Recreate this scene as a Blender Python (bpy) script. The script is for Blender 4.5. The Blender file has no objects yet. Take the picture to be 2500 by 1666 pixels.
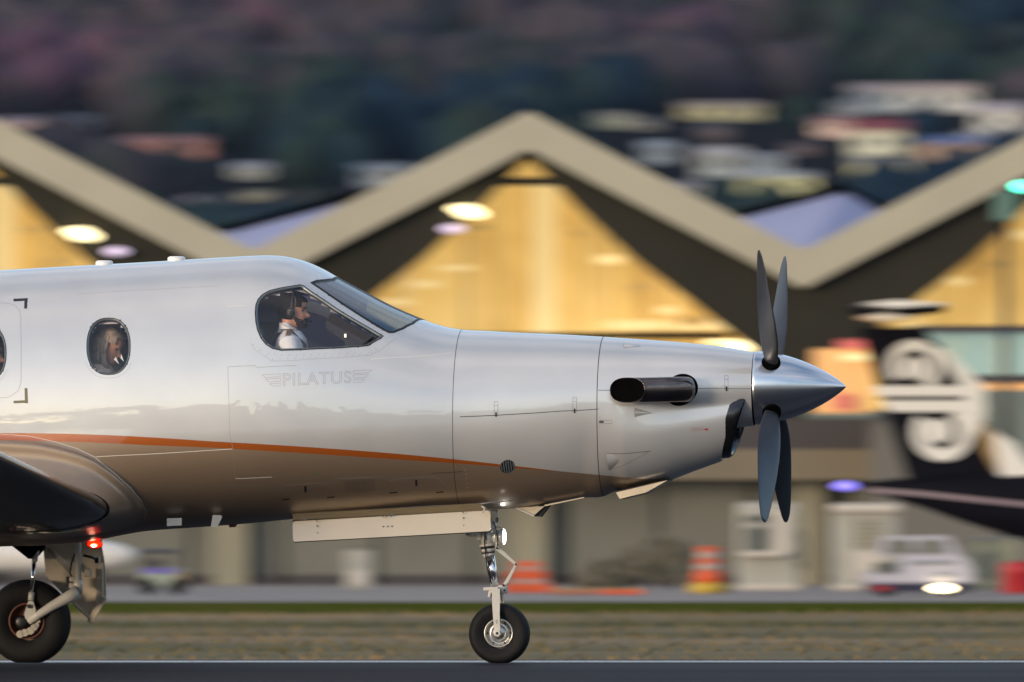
import bpy, bmesh, math, random
import numpy as np
from mathutils import Vector, Matrix, noise as mnoise

R = math.radians
C = bpy.context.scene.collection
sc = bpy.context.scene
random.seed(7)

# ------------------------------------------------------------------ camera, sky, sun, exposure
S = 0.00288                     # metres per photograph pixel at 80 m
CAMY, CAMZ, PITCH = -80.0, 1.0, 0.01584
cam = bpy.data.objects.new('camera', bpy.data.cameras.new('camera'))
C.objects.link(cam); sc.camera = cam
cam.location = (0, CAMY, CAMZ)
cam.rotation_euler = (math.pi/2 + PITCH, 0, 0)
cam.data.sensor_width = 36; cam.data.lens = 400
cam.data.clip_start = 1; cam.data.clip_end = 9000
cam.data.dof.use_dof = True
cam.data.dof.focus_distance = 79.7
cam.data.dof.aperture_fstop = 4.6
cam.data.dof.aperture_ratio = 0.27      # squeezed lens: wide, flat blur discs

SUN_EL, SUN_AZ = R(4.5), R(226)         # low behind the camera
w = bpy.data.worlds.new('World'); sc.world = w; w.use_nodes = True
nt = w.node_tree; nt.nodes.clear()
def WN(t, **k):
    n = nt.nodes.new(t)
    for a, b in k.items(): setattr(n, a, b)
    return n
out = WN('ShaderNodeOutputWorld'); bg = WN('ShaderNodeBackground')
sky = WN('ShaderNodeTexSky'); sky.sky_type = 'NISHITA'; sky.sun_disc = False
sky.sun_elevation = SUN_EL; sky.sun_rotation = SUN_AZ
sky.air_density = 1.0; sky.dust_density = 2.2; sky.ozone_density = 2.0
tc = WN('ShaderNodeTexCoord'); sep = WN('ShaderNodeSeparateXYZ')
nt.links.new(tc.outputs['Generated'], sep.inputs[0])
mp = WN('ShaderNodeMapping'); mp.inputs['Scale'].default_value = (24, 24, 11)
nt.links.new(tc.outputs['Generated'], mp.inputs[0])
nz = WN('ShaderNodeTexNoise'); nz.inputs['Scale'].default_value = 1.6; nz.inputs['Detail'].default_value = 9; nz.inputs['Roughness'].default_value = .55
nt.links.new(mp.outputs[0], nz.inputs['Vector'])
def wmath(op, a, b=None, c=None):
    n = WN('ShaderNodeMath', operation=op)
    for i, v in enumerate((a, b, c)):
        if v is None: continue
        if isinstance(v, (int, float)): n.inputs[i].default_value = v
        else: nt.links.new(v, n.inputs[i])
    return n.outputs[0]
# cloud bank low over the horizon, all round, with a broken upper edge
edge = wmath('ADD', wmath('MULTIPLY', wmath('SUBTRACT', nz.outputs['Fac'], .5), .30), .15)
bank = WN('ShaderNodeMapRange'); bank.interpolation_type = 'SMOOTHSTEP'
bank.inputs['From Min'].default_value = -.004; bank.inputs['From Max'].default_value = .006
nt.links.new(wmath('SUBTRACT', edge, sep.outputs['Z']), bank.inputs['Value'])
# thin high veil
mp2 = WN('ShaderNodeMapping'); mp2.inputs['Scale'].default_value = (1.3, 1.3, 3.5)
nt.links.new(tc.outputs['Generated'], mp2.inputs[0])
nz2 = WN('ShaderNodeTexNoise'); nz2.inputs['Scale'].default_value = 1.5; nz2.inputs['Detail'].default_value = 6
nt.links.new(mp2.outputs[0], nz2.inputs['Vector'])
veil = WN('ShaderNodeMapRange'); veil.inputs['From Min'].default_value = .35; veil.inputs['From Max'].default_value = .75
veil.inputs['To Max'].default_value = .72
nt.links.new(nz2.outputs['Fac'], veil.inputs['Value'])
def wmix(f, a, b):
    n = WN('ShaderNodeMixRGB')
    for i, v in enumerate((f, a, b)):
        if isinstance(v, tuple): n.inputs[i].default_value = v
        elif isinstance(v, (int, float)): n.inputs[i].default_value = v
        else: nt.links.new(v, n.inputs[i])
    return n.outputs[0]
SKYV = 1.0
c1 = wmix(veil.outputs[0], sky.outputs[0], (2.2, 2.0, 1.95, 1))
c2 = wmix(bank.outputs[0], c1, (.50, .51, .55, 1))
nt.links.new(c2, bg.inputs['Color']); bg.inputs['Strength'].default_value = 0.15
nt.links.new(bg.outputs[0], out.inputs[0])

sun = bpy.data.objects.new('sun', bpy.data.lights.new('sun', 'SUN'))
C.objects.link(sun)
sun.data.energy = 0.65; sun.data.angle = R(12); sun.data.color = (1, .80, .58)
sd = Vector((math.sin(SUN_AZ)*math.cos(SUN_EL), math.cos(SUN_AZ)*math.cos(SUN_EL), math.sin(SUN_EL)))
sun.rotation_euler = sd.to_track_quat('Z', 'Y').to_euler()

sc.view_settings.view_transform = 'Standard'; sc.view_settings.look = 'None'
sc.view_settings.exposure = 1.85; sc.view_settings.gamma = 1
sc.view_settings.use_curve_mapping = False
sc.render.engine = 'CYCLES'
sc.cycles.use_denoising = True
sc.cycles.max_bounces = 8; sc.cycles.transparent_max_bounces = 16
sc.cycles.sample_clamp_indirect = 6

# ------------------------------------------------------------------ helpers
def link(o, parent=None):
    C.objects.link(o)
    if parent is not None: o.parent = parent
    return o
def tag(o, label=None, cat=None, group=None, kind=None):
    if label: o['label'] = label
    if cat: o['category'] = cat
    if group: o['group'] = group
    if kind: o['kind'] = kind
    return o
def empty(name, loc=(0,0,0), rz=0, label=None, cat=None, group=None):
    o = bpy.data.objects.new(name, None); C.objects.link(o)
    o.location = loc; o.rotation_euler = (0, 0, rz); o.empty_display_size = .2
    return tag(o, label, cat, group)
def copy_tree(o, parent=None):
    c = o.copy(); C.objects.link(c)
    if parent is not None: c.parent = parent
    for ch in [x for x in bpy.data.objects if x.parent == o]: copy_tree(ch, c)
    return c

def mat(name, col, rough=.5, metal=0., coat=0., coat_rough=.04, noise=0., nscale=8., spec=.5, emit=None, estr=0., bump=0., bscale=60., col2=None, stretch=(1,1,1), coat_ior=1.5):
    m = bpy.data.materials.new(name); m.use_nodes = True
    t = m.node_tree; p = t.nodes['Principled BSDF']
    p.inputs['Base Color'].default_value = (*col, 1); p.inputs['Roughness'].default_value = rough
    p.inputs['Metallic'].default_value = metal; p.inputs['Coat Weight'].default_value = coat
    p.inputs['Coat Roughness'].default_value = coat_rough; p.inputs['Specular IOR Level'].default_value = spec
    p.inputs['Coat IOR'].default_value = coat_ior
    if emit: p.inputs['Emission Color'].default_value = (*emit, 1); p.inputs['Emission Strength'].default_value = estr
    if noise or col2 or bump:
        tcn = t.nodes.new('ShaderNodeTexCoord'); mpn = t.nodes.new('ShaderNodeMapping')
        mpn.inputs['Scale'].default_value = stretch
        t.links.new(tcn.outputs['Object'], mpn.inputs[0])
    if noise or col2:
        n = t.nodes.new('ShaderNodeTexNoise'); n.inputs['Scale'].default_value = nscale; n.inputs['Detail'].default_value = 6
        t.links.new(mpn.outputs[0], n.inputs['Vector'])
        r = t.nodes.new('ShaderNodeValToRGB')
        a = col; b = col2 if col2 else tuple(max(0, c*(1-noise)) for c in col)
        r.color_ramp.elements[0].position = .35; r.color_ramp.elements[1].position = .65
        r.color_ramp.elements[0].color = (*b, 1); r.color_ramp.elements[1].color = (*a, 1)
        t.links.new(n.outputs['Fac'], r.inputs[0]); t.links.new(r.outputs[0], p.inputs['Base Color'])
    if bump:
        n2 = t.nodes.new('ShaderNodeTexNoise'); n2.inputs['Scale'].default_value = bscale; n2.inputs['Detail'].default_value = 5
        t.links.new(mpn.outputs[0], n2.inputs['Vector'])
        b = t.nodes.new('ShaderNodeBump'); b.inputs['Strength'].default_value = bump; b.inputs['Distance'].default_value = .02
        t.links.new(n2.outputs['Fac'], b.inputs['Height']); t.links.new(b.outputs[0], p.inputs['Normal'])
    return m

class MB:
    """collects shapes, links them as one mesh"""
    def __init__(s): s.v = []; s.f = []; s.m = []; s.mi = 0; s.sm = []
    def add(s, vs, fs, smooth=False):
        o = len(s.v); s.v += [tuple(v) for v in vs]
        for f in fs: s.f.append([i+o for i in f]); s.m.append(s.mi); s.sm.append(smooth)
        return s
    def box(s, c, d, rot=None):
        vs = [Vector((x*d[0]/2, y*d[1]/2, z*d[2]/2)) for x in (-1,1) for y in (-1,1) for z in (-1,1)]
        if rot is not None: vs = [rot @ v for v in vs]
        c = Vector(c); vs = [v+c for v in vs]
        return s.add(vs, [(0,1,3,2),(4,6,7,5),(0,4,5,1),(2,3,7,6),(0,2,6,4),(1,5,7,3)])
    def cbox(s, c, d, b=.01, rot=None):
        """box with chamfered vertical and horizontal edges (via rounded section)"""
        bm = bmesh.new(); bmesh.ops.create_cube(bm, size=1)
        for v in bm.verts: v.co = Vector((v.co.x*d[0], v.co.y*d[1], v.co.z*d[2]))
        bmesh.ops.bevel(bm, geom=bm.edges[:], offset=min(b, min(d)*.45), segments=2, affect='EDGES', profile=.5)
        c = Vector(c)
        vs = [(rot @ v.co if rot is not None else v.co)+c for v in bm.verts]
        bm.verts.index_update()
        fs = [[v.index for v in f.verts] for f in bm.faces]; bm.free()
        return s.add(vs, fs)
    def cone(s, p0, p1, r0, r1, seg=20, caps=True, smooth=True):
        p0 = Vector(p0); p1 = Vector(p1); a = (p1-p0).normalized()
        u = a.orthogonal().normalized(); v = a.cross(u)
        vs = []
        for p, r in ((p0, r0), (p1, r1)):
            for i in range(seg):
                t = 2*math.pi*i/seg; vs.append(p+u*(r*math.cos(t))+v*(r*math.sin(t)))
        fs = [(i, (i+1)%seg, seg+(i+1)%seg, seg+i) for i in range(seg)]
        s.add(vs, fs, smooth)
        if caps:
            s.add(vs[:seg], [list(range(seg))[::-1]]); s.add(vs[seg:], [list(range(seg))])
        return s
    def tube(s, path, rad, seg=12, caps=True):
        path = [Vector(p) for p in path]; n = len(path)
        if not isinstance(rad, (list, tuple)): rad = [rad]*n
        vs = []; u = None
        for i, p in enumerate(path):
            a = (path[min(i+1, n-1)]-path[max(i-1, 0)]).normalized()
            if u is None: u = a.orthogonal().normalized()
            u = (u-a*u.dot(a)).normalized(); v = a.cross(u)
            for k in range(seg):
                t = 2*math.pi*k/seg; vs.append(p+u*(rad[i]*math.cos(t))+v*(rad[i]*math.sin(t)))
        fs = [(i*seg+k, i*seg+(k+1)%seg, (i+1)*seg+(k+1)%seg, (i+1)*seg+k) for i in range(n-1) for k in range(seg)]
        if caps: fs += [list(range(seg))[::-1], [(n-1)*seg+k for k in range(seg)]]
        return s.add(vs, fs, True)
    def lathe(s, prof, c=(0,0,0), axis='Y', seg=48, smooth=True):
        """prof: (radius, along axis)"""
        vs = []
        for r, h in prof:
            for k in range(seg):
                t = 2*math.pi*k/seg; a, b = r*math.cos(t), r*math.sin(t)
                if axis == 'Y': p = (a, h, b)
                elif axis == 'X': p = (h, a, b)
                else: p = (a, b, h)
                vs.append((p[0]+c[0], p[1]+c[1], p[2]+c[2]))
        n = len(prof)
        return s.add(vs, [(i*seg+k, i*seg+(k+1)%seg, (i+1)*seg+(k+1)%seg, (i+1)*seg+k) for i in range(n-1) for k in range(seg)], smooth)
    def prism(s, poly, y0, y1, axis='Y'):
        """poly (x,z) extruded along y"""
        n = len(poly)
        def P(a, b, h): return (a, h, b) if axis == 'Y' else ((h, a, b) if axis == 'X' else (a, b, h))
        vs = [P(a, b, y0) for a, b in poly]+[P(a, b, y1) for a, b in poly]
        fs = [(i, (i+1)%n, n+(i+1)%n, n+i) for i in range(n)]+[list(range(n))[::-1], [n+i for i in range(n)]]
        return s.add(vs, fs)
    def ball(s, c, r, seg=20, rings=12, rot=None):
        if not isinstance(r, (list, tuple)): r = (r, r, r)
        vs = []; c = Vector(c)
        for i in range(rings+1):
            th = math.pi*i/rings
            for k in range(seg):
                t = 2*math.pi*k/seg
                v = Vector((r[0]*math.sin(th)*math.cos(t), r[1]*math.sin(th)*math.sin(t), r[2]*math.cos(th)))
                if rot is not None: v = rot @ v
                vs.append(v+c)
        return s.add(vs, [(i*seg+k, i*seg+(k+1)%seg, (i+1)*seg+(k+1)%seg, (i+1)*seg+k) for i in range(rings) for k in range(seg)], True)
    def mesh(s, name, mats):
        me = bpy.data.meshes.new(name); me.from_pydata(s.v, [], s.f)
        if not isinstance(mats, (list, tuple)): mats = [mats]
        for m in mats: me.materials.append(m)
        me.polygons.foreach_set('material_index', s.m)
        me.polygons.foreach_set('use_smooth', s.sm)
        bm = bmesh.new(); bm.from_mesh(me)
        bmesh.ops.remove_doubles(bm, verts=bm.verts, dist=1e-6)
        bmesh.ops.recalc_face_normals(bm, faces=bm.faces)
        bm.to_mesh(me); bm.free(); me.update()
        return me
    def build(s, name, mats, parent=None, loc=None):
        o = bpy.data.objects.new(name, s.mesh(name, mats)); link(o, parent)
        if loc is not None: o.location = loc
        return o

# photograph measurements -> places: the point of the plane y = Y seen at photo pixel (px, py)
def W(px, py, Y):
    xc = (px-1250)*S/80; yc = (833-py)*S/80
    d = Vector((xc, math.cos(PITCH)-yc*math.sin(PITCH), math.sin(PITCH)+yc*math.cos(PITCH)))
    t = (Y-CAMY)/d.y
    return Vector((d.x*t, Y, CAMZ+d.z*t))
def proj(p):
    v = Vector(p)-Vector((0, CAMY, CAMZ))
    f = Vector((0, math.cos(PITCH), math.sin(PITCH))); u = Vector((0, -math.sin(PITCH), math.cos(PITCH)))
    d = v.dot(f)
    return (1250+v.x/d*80/S, 833-v.dot(u)/d*80/S)
YAW = R(6.5)
ROOT = Vector(((1218-1250)*S, 0, 0))
ax, ay = Vector((math.cos(YAW), -math.sin(YAW), 0)), Vector((math.sin(YAW), math.cos(YAW), 0))
def inv(px, py, yl=0.):
    """local (x, z) of the aircraft plane y_local = yl seen at photo pixel"""
    o = Vector((0, CAMY, CAMZ))-ROOT
    d = W(px, py, 0)-Vector((0, CAMY, CAMZ))
    t = (yl-o.dot(ay))/d.dot(ay)
    p = o+d*t
    return p.dot(ax), p.z
def L3(px, py, yl=0.):
    x, z = inv(px, py, yl); return Vector((x, yl, z))

# ------------------------------------------------------------------ materials
M = {}
M['asphalt'] = mat('runway_asphalt', (.044,.045,.053), .8, spec=.12, col2=(.020,.021,.027), nscale=3.0, stretch=(.012,.22,1), bump=.35, bscale=90)
M['linepaint'] = mat('white_line_paint', (.80,.80,.78), .6, noise=.1, nscale=5)
M['concrete'] = mat('apron_concrete', (.36,.315,.28), .85, spec=.1, noise=.25, nscale=.4)
M['rubber'] = mat('tyre_rubber', (.009,.009,.010), .7, spec=.3, noise=.3, nscale=20, bump=.15, bscale=150)
M['antwhite'] = mat('antenna_white', (.85,.85,.84), .4)
M['white_metal'] = mat('white_gear_enamel', (.70,.68,.62), .32, noise=.12, nscale=9, coat=.4)
M['cream'] = mat('cream_gear_enamel', (.82,.70,.52), .6, noise=.15, nscale=6)
M['chrome'] = mat('polished_strut_chrome', (.85,.86,.88), .08, 1.)
M['spinner'] = mat('polished_spinner_metal', (.74,.76,.80), .20, 1.)
M['dark_metal'] = mat('dark_steel', (.05,.05,.055), .35, .8)
M['black'] = mat('black_rubber_seal', (.012,.012,.014), .5)
M['soot_dark'] = mat('soot_and_opening_dark', (.003,.003,.003), 1., spec=0)  # exhaust soot; elsewhere flat black put in for the dark of openings
M['seal_grey'] = mat('window_frame_grey', (.20,.23,.25), .35, .5)
M['blackglass'] = mat('polished_exhaust_steel', (.20,.165,.16), .13, 1., noise=.4, nscale=7)
M['alu'] = mat('rim_aluminium', (.55,.54,.52), .3, .9)
M['brake'] = mat('brake_cream_metal', (.5,.46,.4), .45, .3)
M['glow_rim'] = mat('rim_beacon_glow', (.16,.07,.05), .5, .3)  # red beacon glow painted into the wheel rim colour
M['seam'] = mat('panel_gap_dark', (.05,.05,.055), .6)
M['seam_soft'] = mat('panel_gap_sealed', (.33,.32,.31), .5)
M['ridge'] = mat('pale_ridge_line', (.85,.83,.78), .3, coat=.5)
M['rivet'] = mat('rivet_grey', (.22,.22,.23), .4, .5)
M['blade'] = mat('propeller_blade_grey', (.045,.05,.065), .38, .3, noise=.2, nscale=5)
M['tipwhite'] = mat('propeller_tip_white', (.6,.6,.6), .4)
M['taupe_int'] = mat('cabin_lining', (.82,.76,.82), .7)
M['seatm'] = mat('seat_leather_dark', (.05,.05,.06), .55)
M['panelnavy'] = mat('glareshield_dark', (.012,.014,.03), .6)
M['lampwhite'] = mat('lit_landing_lamp', (.9,.9,.9), .2, emit=(1,.97,.9), estr=5)
M['taxilamp'] = mat('lit_taxi_lamp', (.9,.9,.9), .2, emit=(1,.97,.9), estr=1.0)
M['beacon'] = mat('lit_red_beacon', (.8,.05,.02), .2, emit=(1,.05,.01), estr=2.2)
M['beaconcore'] = mat('beacon_bulb', (1,.6,.4), .2, emit=(1,.55,.35), estr=5)
M['logo'] = mat('wordmark_outline', (.28,.20,.18), .5)
M['redpaint'] = mat('red_marking', (.45,.03,.03), .5)
M['greenpaint'] = mat('green_marking', (.02,.35,.15), .5)
M['black_dec'] = mat('black_marking', (.015,.015,.018), .3, coat=.6)
M['black_dec_sheen'] = mat('black_marking_sheen', (.16,.13,.06), .3, coat=.6)  # black marking with reflected cream sky painted into its colour

def glass(name, tint=(.8,.85,.9), ior=1.7):
    m = bpy.data.materials.new(name); m.use_nodes = True; t = m.node_tree; t.nodes.clear()
    o = t.nodes.new('ShaderNodeOutputMaterial'); mx = t.nodes.new('ShaderNodeMixShader')
    tr = t.nodes.new('ShaderNodeBsdfTransparent'); tr.inputs[0].default_value = (*tint, 1)
    gl = t.nodes.new('ShaderNodeBsdfGlossy'); gl.inputs['Roughness'].default_value = .02
    # reflectance of a thin pane, the same from both sides
    ge_ = t.nodes.new('ShaderNodeNewGeometry'); dp = t.nodes.new('ShaderNodeVectorMath'); dp.operation = 'DOT_PRODUCT'
    t.links.new(ge_.outputs['Normal'], dp.inputs[0]); t.links.new(ge_.outputs['Incoming'], dp.inputs[1])
    def mm_(op, a, b):
        n = t.nodes.new('ShaderNodeMath'); n.operation = op
        for i, v in enumerate((a, b)):
            if isinstance(v, (int, float)): n.inputs[i].default_value = v
            else: t.links.new(v, n.inputs[i])
        return n.outputs[0]
    r0 = ((ior-1)/(ior+1))**2
    fac = mm_('ADD', r0, mm_('MULTIPLY', 1-r0, mm_('POWER', mm_('SUBTRACT', 1, mm_('ABSOLUTE', dp.outputs['Value'], 0)), 5)))
    t.links.new(fac, mx.inputs[0]); t.links.new(tr.outputs[0], mx.inputs[1]); t.links.new(gl.outputs[0], mx.inputs[2])
    t.links.new(mx.outputs[0], o.inputs[0]); return m
M['glass'] = glass('cabin_glass', (.98,.98,.99), 1.7)
M['wsglass'] = glass('windshield_glass', (.48,.64,.84), 4.0)
M['redglass'] = glass('red_lens', (.9,.1,.05), 1.5)
def cloth(name, col):
    m = mat(name, col, .8); t = m.node_tree; tb_ = t.nodes.new('ShaderNodeBsdfTranslucent'); tb_.inputs[0].default_value = (*col, 1)
    mx = t.nodes.new('ShaderNodeMixShader'); t.links.new(t.nodes['Principled BSDF'].outputs[0], mx.inputs[1]); t.links.new(tb_.outputs[0], mx.inputs[2]); mx.inputs[0].default_value = .5
    t.links.new(mx.outputs[0], t.nodes['Material Output'].inputs[0]); return m
M['shade'] = cloth('added_shade_cloth', (.42,.38,.46))
M['cream_patch'] = cloth('cream_reflection', (.85,.80,.72))  # cream of the reflected clouds, translucent so that it glows

# ------------------------------------------------------------------ ground
def runway_z(y):
    return -0.013*min(abs(y), 12.5)
gm = MB()
def sheet(name, x0, x1, ys, zf, m, kind='structure', nx=2):
    b = MB(); vs = []; xs = [x0+(x1-x0)*i/(nx-1) for i in range(nx)]
    for y in ys:
        for x in xs: vs.append((x, y, zf(x, y)))
    fs = [(j*nx+i, j*nx+i+1, (j+1)*nx+i+1, (j+1)*nx+i) for j in range(len(ys)-1) for i in range(nx-1)]
    b.add(vs, fs, True); o = b.build(name, m); tag(o, kind=kind); return o
def groundz(x, y):
    if y < -15: return -.19-.002*(-15-y)*.2
    if y < 16: return runway_z(y)-.02
    if y < 30: return -.204-.002*(y-16)*0
    return -.204
sheet('ground', -1400, 1400, [-400,-80,-15.4,-15,-12.5,0,12.5,15,16,30,90,400,700], lambda x,y: groundz(x,y)-(.03 if y<=92 else .03), mat('field_ground', (.06,.065,.035), .9, col2=(.09,.08,.05), nscale=.05))
sheet('runway', -600, 600, [-15.6,-12.5,-8,-4,0,4,8,12.5,15.6], lambda x,y: runway_z(y), M['asphalt'])
sheet('runway_edge_line', -600, 600, [13.7,14.4], lambda x,y: runway_z(y)+.004, M['linepaint'])

# mown verge: dry and green streaks running along the runway
gmat = bpy.data.materials.new('verge_grass'); gmat.use_nodes = True
t = gmat.node_tree; p = t.nodes['Principled BSDF']; p.inputs['Roughness'].default_value = .9; p.inputs['Specular IOR Level'].default_value = .1
tcn = t.nodes.new('ShaderNodeTexCoord'); mpn = t.nodes.new('ShaderNodeMapping'); mpn.inputs['Scale'].default_value = (.035, .10, 1)
t.links.new(tcn.outputs['Object'], mpn.inputs[0])
n1 = t.nodes.new('ShaderNodeTexNoise'); n1.inputs['Scale'].default_value = 1.1; n1.inputs['Detail'].default_value = 4; n1.inputs['Roughness'].default_value = .5
t.links.new(mpn.outputs[0], n1.inputs['Vector'])
r1 = t.nodes.new('ShaderNodeValToRGB'); e = r1.color_ramp.elements
e[0].position = .36; e[0].color = (.105,.098,.040,1); e[1].position = .66; e[1].color = (.30,.215,.13,1)
x = e.new(.50); x.color = (.19,.15,.08,1)
t.links.new(n1.outputs['Fac'], r1.inputs[0]); t.links.new(r1.outputs[0], p.inputs['Base Color'])
def vergez(x, y):
    return -.19+.05*mnoise.noise(Vector((x*.05, y*.3, 1)))*min(1, (y-15.6)/4) if y > 15.7 else -.188
ys = [15.6+i*.9 for i in range(70)]
sheet('grass_verge', -60, 60, ys, lambda x,y: vergez(x,y), gmat, nx=60)
ge = MB()
GREEN = mat('green_verge_grass', (.065,.080,.010), .9, spec=.0, col2=(.095,.095,.02), nscale=.4)
sheet('grass_edge', -60, 60, [67,69,71,74,76.5,79], lambda x,y: -.215+.085*min(1,(y-67)/5), GREEN)
sheet('apron', -300, 300, [79,118,300], lambda x,y: -.125, M['concrete'])
# loose blades over the verge
rng = np.random.default_rng(3)
def blades(name, n, x0, x1, y0, y1, h0, h1, m, zf):
    vs = []; fs = []
    X = rng.uniform(x0, x1, n); Y = rng.uniform(y0, y1, n); H = rng.uniform(h0, h1, n); A = rng.uniform(0, 6.28, n)
    for i in range(n):
        z = zf(X[i], Y[i])-.01; c, s_ = math.cos(A[i])*.03, math.sin(A[i])*.03; o = len(vs)
        vs += [(X[i]-c, Y[i]-s_, z), (X[i]+c, Y[i]+s_, z), (X[i]+c*2+s_, Y[i]+s_*2, z+H[i])]
        fs.append((o, o+1, o+2))
    me = bpy.data.meshes.new(name); me.from_pydata(vs, [], fs); me.materials.append(m)
    o = bpy.data.objects.new(name, me); link(o); tag(o, kind='stuff'); return o
o = blades('grass', 9000, -14, 14, 16, 70, .03, .08, gmat, vergez); tag(o, 'short dry and green grass beside the runway', 'grass')

# ------------------------------------------------------------------ hill
def hillz(x, y):
    z = .072*(y-700)
    z += 5*mnoise.noise(Vector((x*.006, y*.004, .3)))+1.6*mnoise.noise(Vector((x*.03, y*.02, 4)))
    return z if y > 720 else min(z, 0)-.3
hm = mat('hill_scrub', (.022,.022,.026), .95, spec=.0, col2=(.014,.018,.018), nscale=.012)
ys = [690+i*24 for i in range(90)]
sheet('hill', -900, 900, ys, lambda x,y: hillz(x,y), hm, nx=70)
def on_hill(px, py):
    y = 800
    while y < 2700:
        p_ = W(px, py, y)
        if hillz(p_.x, y) >= p_.z: return Vector((p_.x, y, hillz(p_.x, y)))
        y += 4
    return W(px, py, 1600)
HOUSES = [ # px0, px1, top, bottom, wall, roof, label
 (280,530,335,382,(.42,.20,.16),(.30,.12,.11),'long low red brick house alone on the dark slope above the left roof valley'),
 (565,662,400,440,(.55,.48,.40),(.45,.45,.50),'small cream house above the pale blue roof behind the left valley'),
 (588,684,468,508,(.50,.45,.28),(.30,.28,.18),'small yellowish house just over the left pale blue roof'),
 (445,562,482,530,(.52,.42,.38),(.35,.28,.30),'pinkish white house low on the slope near the left valley'),
 (862,1015,402,452,(.45,.46,.46),(.30,.32,.34),'grey white house behind the rising fascia left of the middle gable'),
 (-20,125,290,335,(.36,.26,.25),(.24,.20,.23),'dull pink house at the far left end of the slope'),
 (125,245,283,312,(.20,.20,.23),(.15,.16,.20),'small grey house beside the dull pink one at the far left'),
 (1450,1545,278,312,(.60,.52,.34),(.45,.38,.28),'small pale yellow house right of the middle gable peak'),
 (1540,1615,290,316,(.38,.33,.27),(.25,.22,.20),'tan cottage touching the small pale yellow house'),
 (1640,1885,250,294,(.62,.44,.25),(.40,.30,.22),'long peach coloured house high on the slope'),
 (2040,2420,205,268,(.52,.49,.46),(.50,.36,.30),'largest white house at the top of the hillside suburb'),
 (2030,2125,246,278,(.44,.45,.44),(.28,.28,.28),'little white annexe below the left end of the largest house'),
 (1985,2080,288,335,(.48,.36,.31),(.28,.14,.14),'pink cottage left of the tall cream house with red roof'),
 (2068,2216,292,382,(.66,.52,.38),(.22,.04,.05),'tall cream house with a dark red roof'),
 (2372,2520,252,322,(.58,.50,.46),(.42,.36,.38),'pale house at the right edge of the frame below the largest one'),
 (1568,1648,346,390,(.46,.50,.54),(.50,.52,.55),'small bluish white cube house'),
 (1692,1822,364,432,(.60,.53,.44),(.50,.46,.44),'cream house in the middle of the suburb above the yellow-lit one'),
 (1820,1922,378,412,(.50,.50,.47),(.40,.42,.42),'pale flat house touching the cream one on its right'),
 (1792,2002,420,470,(.58,.54,.26),(.42,.42,.40),'long cream house lit yellow just above the right roof valley'),  # yellow light painted into the cream wall colour
 (2070,2236,388,442,(.66,.52,.30),(.36,.34,.30),'peach house left of the blue roofed one'),
 (2240,2412,336,398,(.52,.34,.24),(.10,.15,.33),'house with a blue roof and terracotta wall'),
 (2342,2520,322,360,(.58,.54,.52),(.45,.42,.42),'long white house at the right edge under the pale one'),
 (1640,1765,444,484,(.56,.45,.40),(.42,.36,.36),'pinkish white house just over the fascia right of the middle gable'),
 (1838,1905,478,504,(.24,.20,.19),(.15,.14,.14),'small brown shed below the long yellow-lit house'),
 (1700,1785,308,342,(.20,.15,.14),(.13,.10,.11),'dark brown cottage below the long peach house'),
 (1920,1990,350,380,(.22,.16,.15),(.16,.11,.11),'dark reddish cottage left of the tall cream house'),
]
hw = mat('house_window_glass', (.05,.06,.08), .15)
hboxes = []
for (a, b, tp, bt, wc, rc, lab) in HOUSES:
    base = on_hill((a+b)/2, bt); k = (base.y+80)/80*S
    wd = (b-a)*k*.80; hh = (bt-tp)*k; dp = min(wd, 9)
    hboxes.append((a-4, b+4, tp-6, bt+6, base.y))
    e_ = empty('house', base, random.uniform(-.05,.05), lab, 'house', 'houses on the hillside')
    wc = tuple(min(.88, c*1.8) for c in wc)
    wm = mat('house_wall', wc, .8, noise=.12, nscale=1); rm = mat('house_roof', rc, .7, noise=.15, nscale=1)
    wh = hh*.66
    MB().box((0, 0, wh/2-1.5), (wd, dp, wh+3)).build('wall', wm, e_)
    rb = MB(); rb.prism([(-dp/2-.4, wh+.01), (dp/2+.4, wh+.01), (0, hh)], -wd/2-.3, wd/2+.3, 'X'); rb.build('roof', rm, e_)
    nw = max(2, int(wd/3.2))
    for i in range(nw):
        MB().box((-wd/2+(i+.5)*wd/nw, -dp/2-.03, wh*.55), (wd/nw*.42, .08, wh*.38)).build('window', hw, e_)
# woodland
ico = bmesh.new(); bmesh.ops.create_icosphere(ico, subdivisions=2, radius=1)
IV = np.array([v.co[:] for v in ico.verts]); IF = np.array([[v.index for v in f.verts] for f in ico.faces]); ico.free()
tv = []; tf = []; off = 0; cnt = 0
random.seed(11)
while cnt < 2600:
    y = 930+1650*random.random()**1.15; x = random.uniform(-1, 1)*(.052*(y+80)+25)
    z = hillz(x, y); r = random.uniform(2.2, 5.0)*(1+.3*(y > 1700)); px_, py_ = proj((x, y, z+r))
    rp = r/((y+80)/80*S)
    if any(a-rp < px_ < b+rp and tp-rp < py_ < bt+rp*.35 and y < hy+12 for (a, b, tp, bt, hy) in hboxes): continue
    fr = np.array([mnoise.noise(Vector(v*1.6)+Vector((cnt, 0, 0))) for v in IV])
    q = IV*(r*(1+.55*fr))[:, None]*np.array([1, 1, 1.25])+np.array([x, y, z+r*.8])
    tv.append(q); tf.append(IF+off); off += len(q); cnt += 1
me = bpy.data.meshes.new('woodland'); me.from_pydata(np.concatenate(tv).tolist(), [], np.concatenate(tf).tolist())
wmat = bpy.data.materials.new('hill_foliage'); wmat.use_nodes = True
t = wmat.node_tree; p = t.nodes['Principled BSDF']; p.inputs['Roughness'].default_value = .95; p.inputs['Specular IOR Level'].default_value = .1
tcn = t.nodes.new('ShaderNodeTexCoord')
mA = t.nodes.new('ShaderNodeMapping'); mA.inputs['Scale'].default_value = (.013, .0035, .012); t.links.new(tcn.outputs['Object'], mA.inputs[0])
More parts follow.
